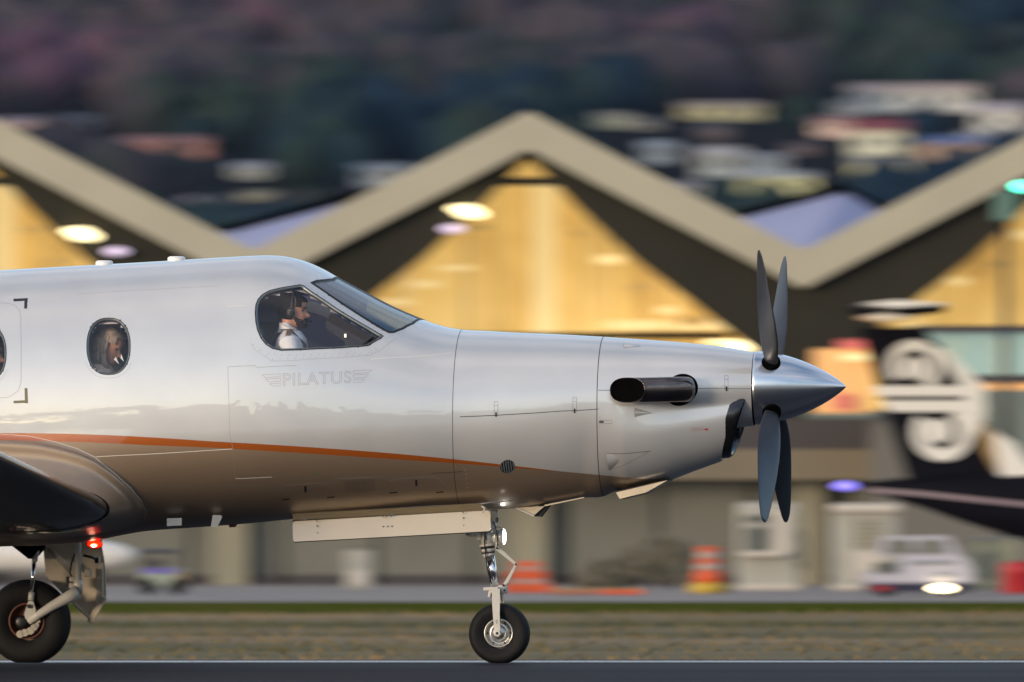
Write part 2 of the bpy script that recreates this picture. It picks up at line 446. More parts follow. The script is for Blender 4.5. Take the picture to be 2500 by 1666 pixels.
nA = t.nodes.new('ShaderNodeTexNoise'); nA.inputs['Scale'].default_value = 1.6; nA.inputs['Detail'].default_value = 5; nA.inputs['Roughness'].default_value = .62
t.links.new(mA.outputs[0], nA.inputs['Vector'])
# left of the slope is bare brownish-purple wood, the right is evergreen: mix with position
sx = t.nodes.new('ShaderNodeSeparateXYZ'); t.links.new(tcn.outputs['Object'], sx.inputs[0])
def tm(op, a, b):
    n = t.nodes.new('ShaderNodeMath'); n.operation = op
    for i, v in enumerate((a, b)):
        if isinstance(v, (int, float)): n.inputs[i].default_value = v
        else: t.links.new(v, n.inputs[i])
    return n.outputs[0]
bias = tm('ADD', tm('ADD', nA.outputs['Fac'], tm('MULTIPLY', sx.outputs[0], -.0010)), tm('MULTIPLY', tm('SUBTRACT', sx.outputs[1], 1750), .00012))
rA = t.nodes.new('ShaderNodeValToRGB'); e = rA.color_ramp.elements
e[0].position = .36; e[0].color = (.010,.026,.046,1); e[1].position = .66; e[1].color = (.11,.058,.088,1)
x = e.new(.44); x.color = (.022,.040,.030,1)
x = e.new(.52); x.color = (.044,.041,.052,1)
x = e.new(.58); x.color = (.072,.058,.066,1)
t.links.new(bias, rA.inputs[0]); t.links.new(rA.outputs[0], p.inputs['Base Color'])
me.materials.append(wmat)
for pl in me.polygons: pl.use_smooth = True
o = bpy.data.objects.new('woodland', me); link(o); tag(o, 'dark evergreen and bare purplish woodland covering the hillside', 'woodland', kind='stuff')

# evening haze over the whole place
hzm = bpy.data.materials.new('evening_haze'); hzm.use_nodes = True; t = hzm.node_tree; t.nodes.clear()
ho_ = t.nodes.new('ShaderNodeOutputMaterial'); pv = t.nodes.new('ShaderNodeVolumePrincipled')
pv.inputs['Color'].default_value = (.50,.66,1,1); pv.inputs['Density'].default_value = .00002; pv.inputs['Anisotropy'].default_value = .2
t.links.new(pv.outputs[0], ho_.inputs['Volume'])
hb = MB(); hb.box((0, 1225, 88), (3300, 3500, 186)); tag(hb.build('haze', hzm), kind='stuff')

# ------------------------------------------------------------------ hangar with folded roof
HY = 130.0
hk = (HY+80)/80*S
def HX(px): return W(px, 900, HY).x
def HZ(py): return W(1250, py, HY).z
P0 = 1290; HALF = 670
M['fascia'] = mat('fascia_beige', (.46,.435,.34), .8, noise=.08, nscale=.8)
M['olive'] = mat('dark_gable_boards', (.021,.020,.012), .85, noise=.2, nscale=1)
M['roofblue'] = mat('pale_blue_roof_metal', (.30,.33,.52), .55, noise=.06, nscale=.2)
M['hwall'] = mat('hangar_wall_grey', (.17,.165,.15), .8, noise=.1, nscale=.5)
M['amber'] = None
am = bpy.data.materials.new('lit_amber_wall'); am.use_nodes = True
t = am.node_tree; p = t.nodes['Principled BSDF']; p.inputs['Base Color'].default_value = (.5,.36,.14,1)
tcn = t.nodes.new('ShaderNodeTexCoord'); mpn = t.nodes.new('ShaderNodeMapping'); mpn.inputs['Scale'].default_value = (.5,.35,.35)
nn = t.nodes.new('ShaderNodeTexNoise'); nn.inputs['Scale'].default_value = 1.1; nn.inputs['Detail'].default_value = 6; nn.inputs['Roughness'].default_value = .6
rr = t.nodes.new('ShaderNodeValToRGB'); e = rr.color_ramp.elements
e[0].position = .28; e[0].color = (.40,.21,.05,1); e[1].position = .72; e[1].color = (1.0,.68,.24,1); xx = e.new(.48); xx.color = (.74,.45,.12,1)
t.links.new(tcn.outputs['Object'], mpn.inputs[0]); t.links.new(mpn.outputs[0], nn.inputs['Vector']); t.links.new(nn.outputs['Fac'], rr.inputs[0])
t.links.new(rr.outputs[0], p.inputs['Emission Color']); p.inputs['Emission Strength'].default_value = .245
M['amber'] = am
M['mull'] = mat('framing_glow', (.3,.2,.08), .6, emit=(.55,.34,.10), estr=.2)  # lamp light on the framing put in as emission
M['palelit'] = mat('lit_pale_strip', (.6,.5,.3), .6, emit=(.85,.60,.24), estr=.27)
M['hlamp'] = mat('hangar_lamp_lit', (.9,.8,.5), .5, emit=(1,.82,.42), estr=.95)
M['lilaclamp'] = mat('lilac_lamp_lit', (.6,.5,.7), .5, emit=(.62,.50,.66), estr=.36)
M['teal'] = mat('lit_teal_glass', (.2,.3,.28), .2, emit=(.26,.34,.30), estr=.22)
M['greenlamp'] = mat('green_lamp_lit', (.1,.9,.6), .3, emit=(.10,1,.62), estr=1.6)
M['dkglass'] = mat('dark_shopfront_glass', (.19,.195,.17), .5, noise=.2, nscale=.6)

hang = empty('hangar', (0, HY, -.12), 0, 'long hangar with a beige folded roof of repeated gables and amber light inside', 'hangar')
hz0 = .12
fv = .0
for k in (-3, -2, -1, 0, 1, 2, 3):
    pc = P0+k*2*HALF
    xc, xl, xr = HX(pc), HX(pc-HALF), HX(pc+HALF)
    zp, zv = HZ(272)+hz0, HZ(612)+hz0; fh = (HZ(272)-HZ(366))
    for sgn, xe in ((-1, xl), (1, xr)):
        b = MB(); b.prism([(xc, zp), (xe, zv), (xe, zv-fh), (xc, zp-fh)], -.35, 0); b.build('fascia', M['fascia'], hang)
        b = MB(); b.prism([(xc, zp-.02), (xe, zv-.02), (xe, zv-.22), (xc, zp-.22)], .002, 26); b.build('roof_panel', M['olive'] , hang)
    # dark gable boards round the opening
    def rel(dx, py): return (HX(pc+dx), HZ(py)+hz0)
    opening = [(0,384),(-120,505),(-250,625),(-380,722),(-545,850),(-545,1300)]
    b = MB(); n = len(opening)
    outer = [(0,360),(-150,437),(-300,511),(-450,587),(-HALF,696),(-HALF,1300)]
    for sgn in (1, -1):
        for i in range(n-1):
            q = [rel(sgn*outer[i][0], outer[i][1]), rel(sgn*outer[i+1][0], outer[i+1][1]), rel(sgn*opening[i+1][0], opening[i+1][1]), rel(sgn*opening[i][0], opening[i][1])]
            b.prism(q, .01, .25)
    b.build('gable_board', M['olive'], hang)
    a_ = rel(-95, 432); c_ = rel(95, 452)
    MB().box(((a_[0]+c_[0])/2, .3, (a_[1]+c_[1])/2), (c_[0]-a_[0], .2, a_[1]-c_[1])).build('collar_beam', M['olive'], hang)
    # glowing boxes added to break up the edge of the lit opening
    random.seed(40+k)
    for sgn in (1, -1):
        for (u_, v_) in ((150,560),(225,640),(300,690),(370,745),(430,790),(500,835)):
            a_ = rel(sgn*(u_+random.uniform(-10,10)), v_+random.uniform(-14,10)); w_ = random.uniform(40,95)*hk
            MB().box((a_[0]-sgn*w_*.5, 1.6, a_[1]), (w_, .12, random.uniform(10,24)*hk)).build('bracket', M['palelit'] if random.random() < .55 else M['mull'], hang)
    for u_ in (-330,-160,190,340): 
        a_ = rel(u_, 372+.51*abs(u_)+40); c_ = rel(u_+random.uniform(8,14), 1010)
        MB().box(((a_[0]+c_[0])/2, 2.9, (a_[1]+c_[1])/2), (c_[0]-a_[0], .12, a_[1]-c_[1])).build('mullion', M['mull'], hang)
    # lit wall behind the opening, in bays
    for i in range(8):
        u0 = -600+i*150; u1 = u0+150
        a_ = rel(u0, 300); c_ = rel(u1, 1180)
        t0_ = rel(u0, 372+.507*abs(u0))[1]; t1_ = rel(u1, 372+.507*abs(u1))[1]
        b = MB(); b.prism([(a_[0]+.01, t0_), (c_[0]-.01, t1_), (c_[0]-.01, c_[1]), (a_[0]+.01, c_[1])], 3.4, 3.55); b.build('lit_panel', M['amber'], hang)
    a_ = rel(10, 440); c_ = rel(70, 900)
    MB().box(((a_[0]+c_[0])/2, 3.1, (a_[1]+c_[1])/2), (c_[0]-a_[0], .12, a_[1]-c_[1])).build('door_post', M['palelit'], hang)  # post glows by emission, lamp light put into its colour
    for (u0, u1, v0, v1, mm) in ((180,520,776,800,'palelit'), (440,580,826,852,'hlamp'), (-500,500,806,822,'olive')):
        a_ = rel(u0, v0); c_ = rel(u1, v1)
        MB().box(((a_[0]+c_[0])/2, 2.9 if mm != 'olive' else 2.6, (a_[1]+c_[1])/2), (c_[0]-a_[0], .12, a_[1]-c_[1])).build('rail' if mm == 'olive' else 'strip_light', M[mm], hang)
    sg = -1 if k % 2 == 0 else 1
    a_ = rel(sg*148 if sg < 0 else 250, 517 if sg < 0 else 572)
    lb = MB(); lb.ball((a_[0], -.25, a_[1]), (.20, .12, .13)); lb.ball((a_[0]+.17, -.2, a_[1]-.05), (.13, .1, .09)); lb.ball((a_[0]-.20, -.2, a_[1]+.05), (.10, .1, .07)); lb.build('flood_lamp', M['hlamp'], hang)
    a_ = rel(-185 if sg < 0 else 335, 560 if sg < 0 else 615)
    lb = MB(); lb.ball((a_[0], -.25, a_[1]), (.17, .12, .09)); lb.build('flood_lamp', M['lilaclamp'], hang)
MB().box((0, 26, 2.5), (78, .3, 6)).build('rear_wall', M['hwall'], hang)

# pale blue roofed sheds behind the valleys
def rear_shed(px0, px1, eave, ridge, ridge_px, lab):
    Y = 175; base = W((px0+px1)/2, 1230, Y); 
    e_ = empty('shed', (base.x, Y, -.12), 0, lab, 'shed')
    x0 = W(px0, 500, Y).x-base.x; x1 = W(px1, 500, Y).x-base.x; xr = W(ridge_px, 500, Y).x-base.x
    ze = W(0, eave, Y).z+.12; zr = W(0, ridge, Y).z+.12
    MB().box(((x0+x1)/2, 7, 1.9), (x1-x0-.4, 13, 3.8)).build('wall', M['hwall'], e_)
    b = MB(); vs = [(x0, -.3, 3.8), (x1, -.3, 3.8), (x1, 9, W(0, eave, Y+9).z+.1-.25), (xr, 9, W(0, ridge, Y+9).z+.1), (x0, 9, W(0, eave, Y+9).z+.1)]
    vs += [(v[0], v[1], v[2]-.2) for v in vs]
    b.add(vs, [(0,1,2,3,4), (9,8,7,6,5), (0,5,6,1), (1,6,7,2), (2,7,8,3), (3,8,9,4), (4,9,5,0)]); b.build('roof', M['roofblue'], e_)
    return e_
rear_shed(470, 1150, 562, 445, 940, 'shed with a pale blue metal roof behind the left roof valley')
rear_shed(1740, 2300, 532, 446, 2090, 'shed with a pale blue metal roof behind the right roof valley')

# ------------------------------------------------------------------ low building in front of the hangar
TY = 121.0
def TP(px, py, dy=0): q = W(px, py, TY+dy); return q
term = empty('terminal_building', (0, TY, -.12), 0, 'low flat roofed grey building with beige fascia and dark shopfront glass behind the parked things', 'building')
def tb(name, px0, px1, py0, py1, y0, y1, m):
    a_ = TP(px0, py0); c_ = TP(px1, py1)
    return MB().box(((a_.x+c_.x)/2, (y0+y1)/2, (a_.z+c_.z)/2+.12), (c_.x-a_.x, y1-y0, a_.z-c_.z)).build(name, m, term)
M['band'] = mat('parapet_dark_grey', (.060,.056,.062), .7, noise=.1, nscale=.5)
M['fascia2'] = mat('canopy_fascia_tan', (.20,.17,.12), .7, noise=.12, nscale=.7)
M['pillar'] = mat('pillar_cream', (.30,.29,.22), .7, noise=.15, nscale=.9)
tb('parapet', -1200, 2130, 1022, 1098, .1, 6, M['band'])
tb('fascia', -1200, 2200, 1098, 1172, -.3, 6, M['fascia2'])
tb('backing_wall', -1200, 3300, 1172, 1445, 3.4, 3.6, M['hwall'])
for i in range(16):
    px0 = -1150+i*230; m_ = M['dkglass']
    tb('glass_panel', px0+6, px0+224, 1174, 1404, 1.1, 1.16, m_)
    tb('stall_riser', px0+6, px0+224, 1404, 1440, .95, 1.2, M['band'])
for pxc, wd in ((-770,80),(-90,80),(560,85),(1292,88),(1973,82),(2700,80)):
    tb('pillar', pxc-wd/2, pxc+wd/2, 1173, 1440, .72, 1.05, M['pillar'])
# teal glazed office on the right
OY = 118.5
off_ = empty('office_building', (W(2400, 900, OY).x, OY, -.12), 0, 'glazed office with softly lit teal windows at the right edge', 'building')
def ob(name, px0, px1, py0, py1, y0, y1, m):
    a_ = W(px0, py0, OY); c_ = W(px1, py1, OY)
    return MB().box(((a_.x+c_.x)/2-off_.location.x, (y0+y1)/2, (a_.z+c_.z)/2+.12), (c_.x-a_.x, y1-y0, a_.z-c_.z)).build(name, m, off_)
M['amberroom'] = mat('lit_room_orange', (.5,.3,.12), .6, emit=(.72,.34,.12), estr=.22)
M['redroom'] = mat('lit_sign_red', (.4,.1,.1), .6, emit=(.50,.09,.07), estr=.2)
M['greyteal'] = mat('grey_teal_cladding', (.16,.20,.18), .6, noise=.15, nscale=.8)
ob('wall', 2135, 3200, 1000, 1445, .6, 5, M['hwall'])
ob('roof_edge', 2235, 3200, 795, 812, -.1, 4.4, M['band'])
for a_, b_ in ((2255,2330),(2334,2440),(2444,2560),(2564,2700)):
    ob('window', a_, b_, 812, 915, .3, .4, M['teal'])
ob('sill_band', 2250, 3200, 915, 935, .2, .5, M['band'])
ob('lit_panel', 2400, 3200, 935, 952, .3, .45, M['amberroom'])
ob('cladding', 2250, 3200, 952, 1180, .25, .55, M['greyteal'])
ob('lit_panel', 1990, 2125, 850, 1008, 1.0, 1.1, M['amberroom'])
ob('lit_panel', 2050, 2125, 828, 850, .8, .9, M['redroom'])
ob('lit_panel', 2055, 2135, 862, 880, .7, .8, M['palelit'])
ob('lit_panel', 2040, 2085, 960, 1000, .7, .8, M['redroom'])
ob('roof_edge', 1970, 2140, 1008, 1021, .3, 1.2, M['greyteal'])
# mast with green lamp
ms = empty('light_mast', (W(2455, 1400, 112).x, 112, -.12), 0, 'mast carrying a teal box and a lit green lamp at the right edge', 'lamp mast')
def mzz(py): return W(1250, py, 112).z+.12
MB().cone((0,0,0), (0,0,mzz(545)), .09, .06).build('pole', M['dark_metal'], ms)
MB().cbox((0,0,mzz(505)), (.36,.3,mzz(470)-mzz(540)), .03).build('box', mat('teal_enamel', (.10,.20,.17), .5), ms)
MB().ball((.32,-.1,mzz(456)), (.16,.1,.09)).build('lamp', M['greenlamp'], ms)
MB().box((.16,-.02,mzz(464)), (.34,.05,.04)).build('bracket', M['dark_metal'], ms)

# ------------------------------------------------------------------ things on the apron
def base_at(px, py, ground=-.125):
    """apron point seen at photo pixel"""
    yc = (833-py)*S/80
    dz = math.sin(PITCH)+yc*math.cos(PITCH); dy = math.cos(PITCH)-yc*math.sin(PITCH)
    t_ = (ground-CAMZ)/dz; xc = (px-1250)*S/80
    return Vector((xc*t_, CAMY+dy*t_, ground)), (dy*t_)/80*S
M['orange'] = mat('safety_orange', (.70,.11,.03), .5, noise=.12, nscale=5)
M['refwhite'] = mat('reflective_white', (.45,.33,.29), .5)
M['yellow'] = mat('yellow_rubber', (.50,.34,.04), .6)
b0, k0 = base_at(1731, 1449)
cone = empty('traffic_cone', b0, 0, 'orange and white banded traffic cone on a yellow base beside the fuel dispensers', 'traffic cone')
hgt = 114*k0; bh = 26*k0
MB().lathe([(0,0),(.30,0),(.31,.06),(.30,bh*.9),(.26,bh),(0,bh)], axis='Z', seg=24).build('base', M['yellow'], cone)
rz = lambda f: .24*(1-f)+.16*f
lv = [0,.34,.53,.66,.85,1.]; mm = ['orange','refwhite','orange','refwhite','orange']
for i in range(5):
    z0 = bh+(hgt-bh)*lv[i]; z1 = bh+(hgt-bh)*lv[i+1]
    MB().cone((0,0,z0), (0,0,z1), rz(lv[i]), rz(lv[i+1]), 24).build('band', M[mm[i]], cone)
b0, k0 = base_at(1287, 1447)
bar = empty('traffic_barrier', b0, 0, 'wide orange and white banded barrier behind the nose wheel', 'barrier')
for i, (z0, z1, m_) in enumerate(((0,.28,'orange'),(.28,.42,'refwhite'),(.42,.70,'orange'),(.70,.82,'refwhite'),(.82,1.,'orange'))):
    wd = (118-14*i)*k0
    MB().cbox((0,0,(z0+z1)/2*76*k0), (wd,.4-.05*i,(z1-z0)*76*k0), .02).build('band', M[m_], bar)
for px_, lab in ((1515,'low orange kerb block on the apron right of the nose wheel'), (1400,'faded orange kerb block between the barrier and the low block')):
    b0, k0 = base_at(px_, 1452)
    e_ = empty('kerb_block', b0, 0, lab, 'barrier block', 'low orange blocks')
    MB().cbox((0,0,6*k0), (110*k0,.3,12*k0), .03).build('body', M['orange'] if px_ == 1515 else mat('faded_orange', (.38,.15,.08), .7), e_)
    for sx_ in (-1,1): MB().box((sx_*30*k0,0,12.5*k0), (.12,.2,.05)).build('lifting_lug', M['yellow'], e_)
M['cab'] = mat('cabinet_grey_white', (.42,.42,.38), .5, noise=.1, nscale=3)
M['cabw'] = mat('cabinet_white', (.60,.56,.50), .4)
M['cabd'] = mat('cabinet_dark_screen', (.12,.13,.12), .3)
# plain cabinet
b0, k0 = base_at(876, 1440)
e_ = empty('cabinet', b0, 0, 'plain pale cabinet standing alone under the belly of the plane', 'cabinet')
MB().cbox((0,0,50*k0), (62*k0,.4,100*k0), .02).build('body', M['cab'], e_)
MB().box((0,-.21,30*k0), (46*k0,.02,34*k0)).build('door', M['cabw'], e_)
MB().box((0,0,102*k0), (68*k0,.46,5*k0)).build('lid', M['cabd'], e_)
# fuel dispensers
b0, k0 = base_at(1876, 1441)
e_ = empty('fuel_dispenser', b0, 0, 'tall white fuel dispenser with a dark screen right of the traffic cone', 'fuel dispenser')
MB().cbox((0,.05,108*k0), (146*k0,.6,212*k0), .05).build('body', M['cab'], e_)
MB().box((-30*k0,-.27,135*k0), (66*k0,.04,96*k0)).build('screen', M['cabd'], e_)
MB().box((32*k0,-.28,140*k0), (38*k0,.05,108*k0)).build('side_panel', M['cabw'], e_)
MB().cbox((-14*k0,-.36,88*k0), (112*k0,.22,13*k0), .02).build('shelf', M['cabw'], e_)
MB().cbox((0,0,7*k0), (150*k0,.7,14*k0), .02).build('plinth', M['cabw'], e_)
MB().box((-30*k0,-.295,158*k0), (50*k0,.012,12*k0)).build('display', M['cab'], e_)
MB().tube([(70*k0,-.2,150*k0),(84*k0,-.3,110*k0),(82*k0,-.3,50*k0),(70*k0,-.2,70*k0)], .025).build('hose', M['black'], e_)
b0, k0 = base_at(2112, 1441)
e_ = empty('fuel_dispenser', b0, 0, 'pale fuel dispenser with a white top and louvres left of the lit utility truck', 'fuel dispenser')
MB().cbox((0,.05,106*k0), (160*k0,.6,206*k0), .05).build('body', M['cab'], e_)
MB().cbox((0,-.05,200*k0), (164*k0,.66,22*k0), .04).build('top', M['cabw'], e_)
MB().cbox((0,0,7*k0), (164*k0,.7,14*k0), .02).build('plinth', M['cabw'], e_)
for i in range(6): MB().box((6*k0,-.27,(168-i*12)*k0), (70*k0,.05,5*k0)).build('slat', M['pillar'], e_)
MB().box((10*k0,-.27,60*k0), (80*k0,.03,70*k0)).build('door', M['cabw'], e_)
# shrub mound
def shrub(px, py, wd, hh, lab):
    b0, k0 = base_at(px, py); random.seed(px)
    vs = []; fs = []
    for i in range(1500):
        a_ = random.uniform(0, 6.28); u = random.random()**.5; q = Vector((math.cos(a_)*u*wd/2, math.sin(a_)*u*.6, 0))
        zt = hh*math.sqrt(max(0, 1-u*u)); q.z = zt*random.uniform(.45, 1)
        q *= 1; d_ = Vector((random.uniform(-1,1), random.uniform(-1,1), random.uniform(-1,1)))*.10
        d2 = Vector((random.uniform(-1,1), random.uniform(-1,1), random.uniform(-1,1)))*.10; o_ = len(vs)
        vs += [q, q+d_, q+d2]; fs.append((o_, o_+1, o_+2))
    e_ = empty('shrub', b0+Vector((0,.8,0)), 0, lab, 'shrub')
    MB().add(vs, fs).build('foliage', mat('olive_shrub_leaves', (.25,.23,.165), .9, noise=.2, nscale=3), e_)
    for i in range(5): MB().tube([(wd*(-.3+.15*i), 0, 0), (wd*(-.35+.17*i), 0, hh*.6)], .02, 6).build('stem', M['olive'], e_)
shrub(1610, 1438, 1.75, .92, 'rounded brown olive shrub left of the traffic cone')
shrub(1475, 1438, .8, .45, 'low brown shrub between the wheel and the rounded shrub')

# utility truck with lit headlamp
b0, k0 = base_at(2240, 1456)
M['truckwhite'] = mat('truck_white_paint', (.50,.50,.58), .3, coat=.6)
M['trucknavy'] = mat('truck_navy_skirt', (.02,.022,.05), .4, coat=.4)
tr = empty('utility_truck', b0, 0, 'low white utility truck with navy skirt and glowing headlamp under the dark tail', 'truck')
def kp(*a): return [(x*k0, z*k0) for x, z in a]
b = MB(); b.prism(kp((-130,24),(-134,62),(-60,66),(-40,100),(110,98),(130,66),(133,36),(120,24)), -.75, .75); b.build('body', M['truckwhite'], tr)
b = MB(); b.prism(kp((-100,98.5),(-90,146),(70,148),(100,98.5)), -.66, .66); b.build('cab', M['truckwhite'], tr)
for a_, c_ in ((-84,-18),(-8,62)):
    b = MB(); b.prism(kp((a_,104),(a_+6,138),(c_-2,138),(c_+8,104)), -.68, -.661); b.build('window', M['dkglass'], tr)
b = MB(); b.box((0,0,22*k0), (255*k0,1.54,22*k0)); b.build('skirt', M['trucknavy'], tr)
MB().box((-80*k0,-.76,70*k0), (60*k0,.03,26*k0)).build('side_locker', M['cabd'], tr)
MB().box((30*k0,-.76,82*k0), (110*k0,.03,6*k0)).build('trim_strip', M['seal_grey'], tr)
MB().box((60*k0,-.76,52*k0), (50*k0,.03,5*k0)).build('door_handle', M['seal_grey'], tr)
for sx_ in (-78, 74):
    for sy_ in (-1, 1):
        b = MB(); b.lathe([(.02,-.1),(.13,-.1),(.15,-.07),(.15,.07),(.13,.1),(.02,.1)], axis='Y', seg=24); w_ = b.build('wheel', M['rubber'], tr, (sx_*k0, sy_*.62, .15))
        b = MB(); b.lathe([(0,-.11),(.08,-.11),(.09,-.09)], axis='Y', seg=20); b.build('rim', M['alu'], w_)
b = MB(); b.ball((0,0,0), (.16,.08,.05)); hl = b.build('headlight', mat('truck_headlamp_lit', (1,.9,.7), .3, emit=(1,.80,.45), estr=3.2), tr, (55*k0, -.84, 20*k0))
MB().box((-92*k0,-.79,20*k0), (34*k0,.04,10*k0)).build('marker', M['redpaint'], tr)
# cream box, red bin
b0, k0 = base_at(2432, 1440)
e_ = empty('equipment_box', b0+Vector((0,1,0)), 0, 'pale yellow equipment box behind the truck and the red drum', 'box')
MB().cbox((0,0,62*k0), (120*k0,.6,124*k0), .04).build('body', mat('pale_yellow_enamel', (.48,.46,.30), .5, noise=.15, nscale=3), e_)
MB().box((0,0,125*k0), (126*k0,.66,6*k0)).build('lid', M['cab'], e_)
MB().box((-20*k0,-.31,60*k0), (50*k0,.03,60*k0)).build('door', M['pillar'], e_)
b0, k0 = base_at(2492, 1449)
e_ = empty('drum', b0, 0, 'red drum at the lower right edge', 'drum')
MB().lathe([(0,0),(44*k0,0),(46*k0,4*k0),(44*k0,24*k0),(46*k0,26*k0),(44*k0,48*k0),(46*k0,50*k0),(42*k0,76*k0),(0,78*k0)], axis='Z', seg=28).build('body', mat('drum_red', (.42,.02,.03), .5), e_)
MB().cone((.1,0,77*k0), (.1,0,81*k0), .05, .05).build('cap', M['dark_metal'], e_)
# tug on the left
b0, k0 = base_at(398, 1452)
tg = empty('baggage_tug', b0, 0, 'small greenish white tug with a purple stripe and dark canopy near the main wheel', 'tug')
MB().cbox((0,0,42*k0), (104*k0,.9,46*k0), .04).build('body', mat('tug_pale_green', (.30,.36,.30), .5), tg)
MB().box((-8*k0,-.46,58*k0), (84*k0,.03,12*k0)).build('stripe', mat('purple_stripe', (.15,.12,.45), .5), tg)
MB().box((46*k0,-.46,40*k0), (12*k0,.03,34*k0)).build('marker', mat('tug_ochre', (.30,.18,.07), .5), tg)
MB().cbox((-8*k0,0,106*k0), (92*k0,.8,9*k0), .03).build('canopy', M['trucknavy'], tg)
for sx_ in (-46, 30): MB().box((sx_*k0,0,84*k0), (5*k0,.7,40*k0)).build('canopy_post', M['trucknavy'], tg)
MB().cbox((-18*k0,0,74*k0), (30*k0,.5,26*k0), .03).build('seat', M['seatm'], tg)
for sx_ in (-36, 36):
    for sy_ in (-1, 1):
        b = MB(); b.lathe([(.02,-.08),(.11,-.08),(.13,-.05),(.13,.05),(.11,.08),(.02,.08)], axis='Y', seg=24); b.build('wheel', M['rubber'], tg, (sx_*k0, sy_*.4, .13))
# white jet behind the main wheel: rounded nose
jy = 100.0; q = W(332, 1356, jy)
jet = empty('parked_airplane', (q.x, jy, -.125), 0, 'white rounded nose of a parked airplane behind the main landing gear', 'airplane')
kz = (jy+80)/80*S; zc = q.z+.125
b = MB(); prof = [(0,0)]+[(38*kz*math.sqrt(1-(1-u)**2.2), -u*150*kz) for u in (.03,.08,.15,.25,.4,.6,.8,1)]+[(40*kz,-300*kz),(44*kz,-700*kz),(40*kz,-1000*kz),(10*kz,-1300*kz)]
b.lathe(prof, (0,0,zc), 'X', 40); b.build('fuselage', mat('jet_white', (.72,.70,.66), .25, coat=.8), jet)
b = MB(); b.prism([(-1.6,.0),(-2.2,.03),(-2.8,.0),(-2.2,-.03)], -4, 4); 
wj = b.build('wing', M['cabw'], jet, (-2.0, 0, zc-.15))
for sy_ in (-.5, .5): MB().lathe([(.02,-.05),(.12,-.05),(.12,.05),(.02,.05)], axis='Y', seg=24).build('wheel', M['rubber'], jet, (-3.8, sy_, .12))
MB().lathe([(.02,-.04),(.10,-.04),(.10,.04),(.02,.04)], axis='Y', seg=24).build('wheel', M['rubber'], jet, (-.9, 0, .10))
MB().tube([(-.9,0,.1),(-.9,0,zc-.1)], .03).build('nose_strut', M['white_metal'], jet)
for sy_ in (-.5, .5): MB().tube([(-3.8,sy_,.1),(-3.8,sy_*.3,zc-.1)], .035).build('main_strut', M['white_metal'], jet)

# ------------------------------------------------------------------ airliner tail on the right
AY = 98.0; ka = (AY+80)/80*S
aq = W(2300, 1200, AY)
al = empty('airliner', (aq.x, AY, -.125), 0, 'black tailed turboprop airliner with white curling fern emblem on its fin', 'airplane')
def A(px, py): q = W(px, py, AY); return (q.x-aq.x, q.z+.125)
M['alblack'] = mat('airliner_black_paint', (.006,.006,.010), .6, spec=.06)
M['alnavy'] = mat('airliner_navy_sheen', (.012,.016,.04), .3, coat=.2)
M['alwhite'] = mat('airliner_white_paint', (.82,.80,.74), .3, coat=.6)
M['altan'] = mat('airliner_bronze_edge', (.35,.23,.09), .4)
fin = [A(2098,800),(A(2250,800)),A(2300,850),A(2480,1165),A(2215,1165),A(2165,1020)]
b = MB(); b.prism(fin, -.12, .12); b.build('fin', M['alblack'], al)
def adec(name, pts, m, y0=-.16, y1=-.121): b = MB(); b.prism([A(*q) for q in pts], y0, y1); return b.build(name, m, al)
def ring(cx, cy, r0, r1, a0, a1, y1):
    pts = []
    for i in range(25): a_ = a0+(a1-a0)*i/24; pts.append((cx+r1*math.cos(a_), cy-r1*math.sin(a_)))
    for i in range(25): a_ = a1+(a0-a1)*i/24; pts.append((cx+r0*math.cos(a_), cy-r0*math.sin(a_)))
    return pts
# emblem: two curled fern heads, two bars, a sweeping stem
adec('emblem', ring(2232, 895, 40, 66, R(-60), R(215), 0), M['alwhite'], -.170)
adec('emblem', [(2232+28*math.cos(i*.39), 900-28*math.sin(i*.39)) for i in range(16)], M['alwhite'], -.171)
adec('emblem', ring(2300, 1055, 42, 72, R(-215), R(60), 0), M['alwhite'], -.172)
adec('emblem', [(2292+30*math.cos(i*.39), 1052-30*math.sin(i*.39)) for i in range(16)], M['alwhite'], -.173)
adec('emblem', [(2132,942),(2395,942),(2402,968),(2140,968)], M['alwhite'], -.174)
adec('emblem', [(2150,978),(2402,978),(2404,1006),(2172,1006)], M['alwhite'], -.175)
adec('emblem', [(2285,850),(2305,850),(2402,945),(2400,1030),(2370,1075),(2360,1010),(2350,950)], M['alwhite'], -.176)
adec('fin_edge', [(2390,1020),(2425,1070),(2485,1165),(2440,1165),(2400,1100)], M['altan'], -.177)
adec('dorsal_fairing', [(2420,1050),(2470,1080),(2640,1290),(2560,1290),(2440,1160)], M['alwhite'], -.3, .3)
# tailplane on top of the fin
b = MB(); b.lathe([(0,A(2072,0)[0]),(.07,A(2090,0)[0]),(.10,A(2150,0)[0]),(.10,A(2230,0)[0]),(.05,A(2300,0)[0]),(0,A(2310,0)[0])], (0,0,A(0,756)[1]), 'X', 24); b.build('bullet_fairing', M['alblack'], al)
for z_, x0_, x1_, nm in ((749, 2088, 2306, 'tailplane'), (778, 2092, 2236, 'tailplane')):
    b = MB(); a0 = A(x0_, z_); a1 = A(x1_, z_); h_ = .06
    b.prism([(a0[0], a0[1]), ((a0[0]*.6+a1[0]*.4), a0[1]+h_), (a1[0], a1[1]), ((a0[0]*.6+a1[0]*.4), a0[1]-h_)], -2.4 if z_ < 760 else -1.6, -.12); b.build(nm, M['alwhite'], al)
b = MB(); a0 = A(2088, 749); a1 = A(2306, 749)
b.prism([(a0[0], a0[1]), ((a0[0]+a1[0])/2, a0[1]+.06), (a1[0], a1[1]), ((a0[0]+a1[0])/2, a0[1]-.06)], .12, 2.4); b.build('tailplane', M['alwhite'], al)
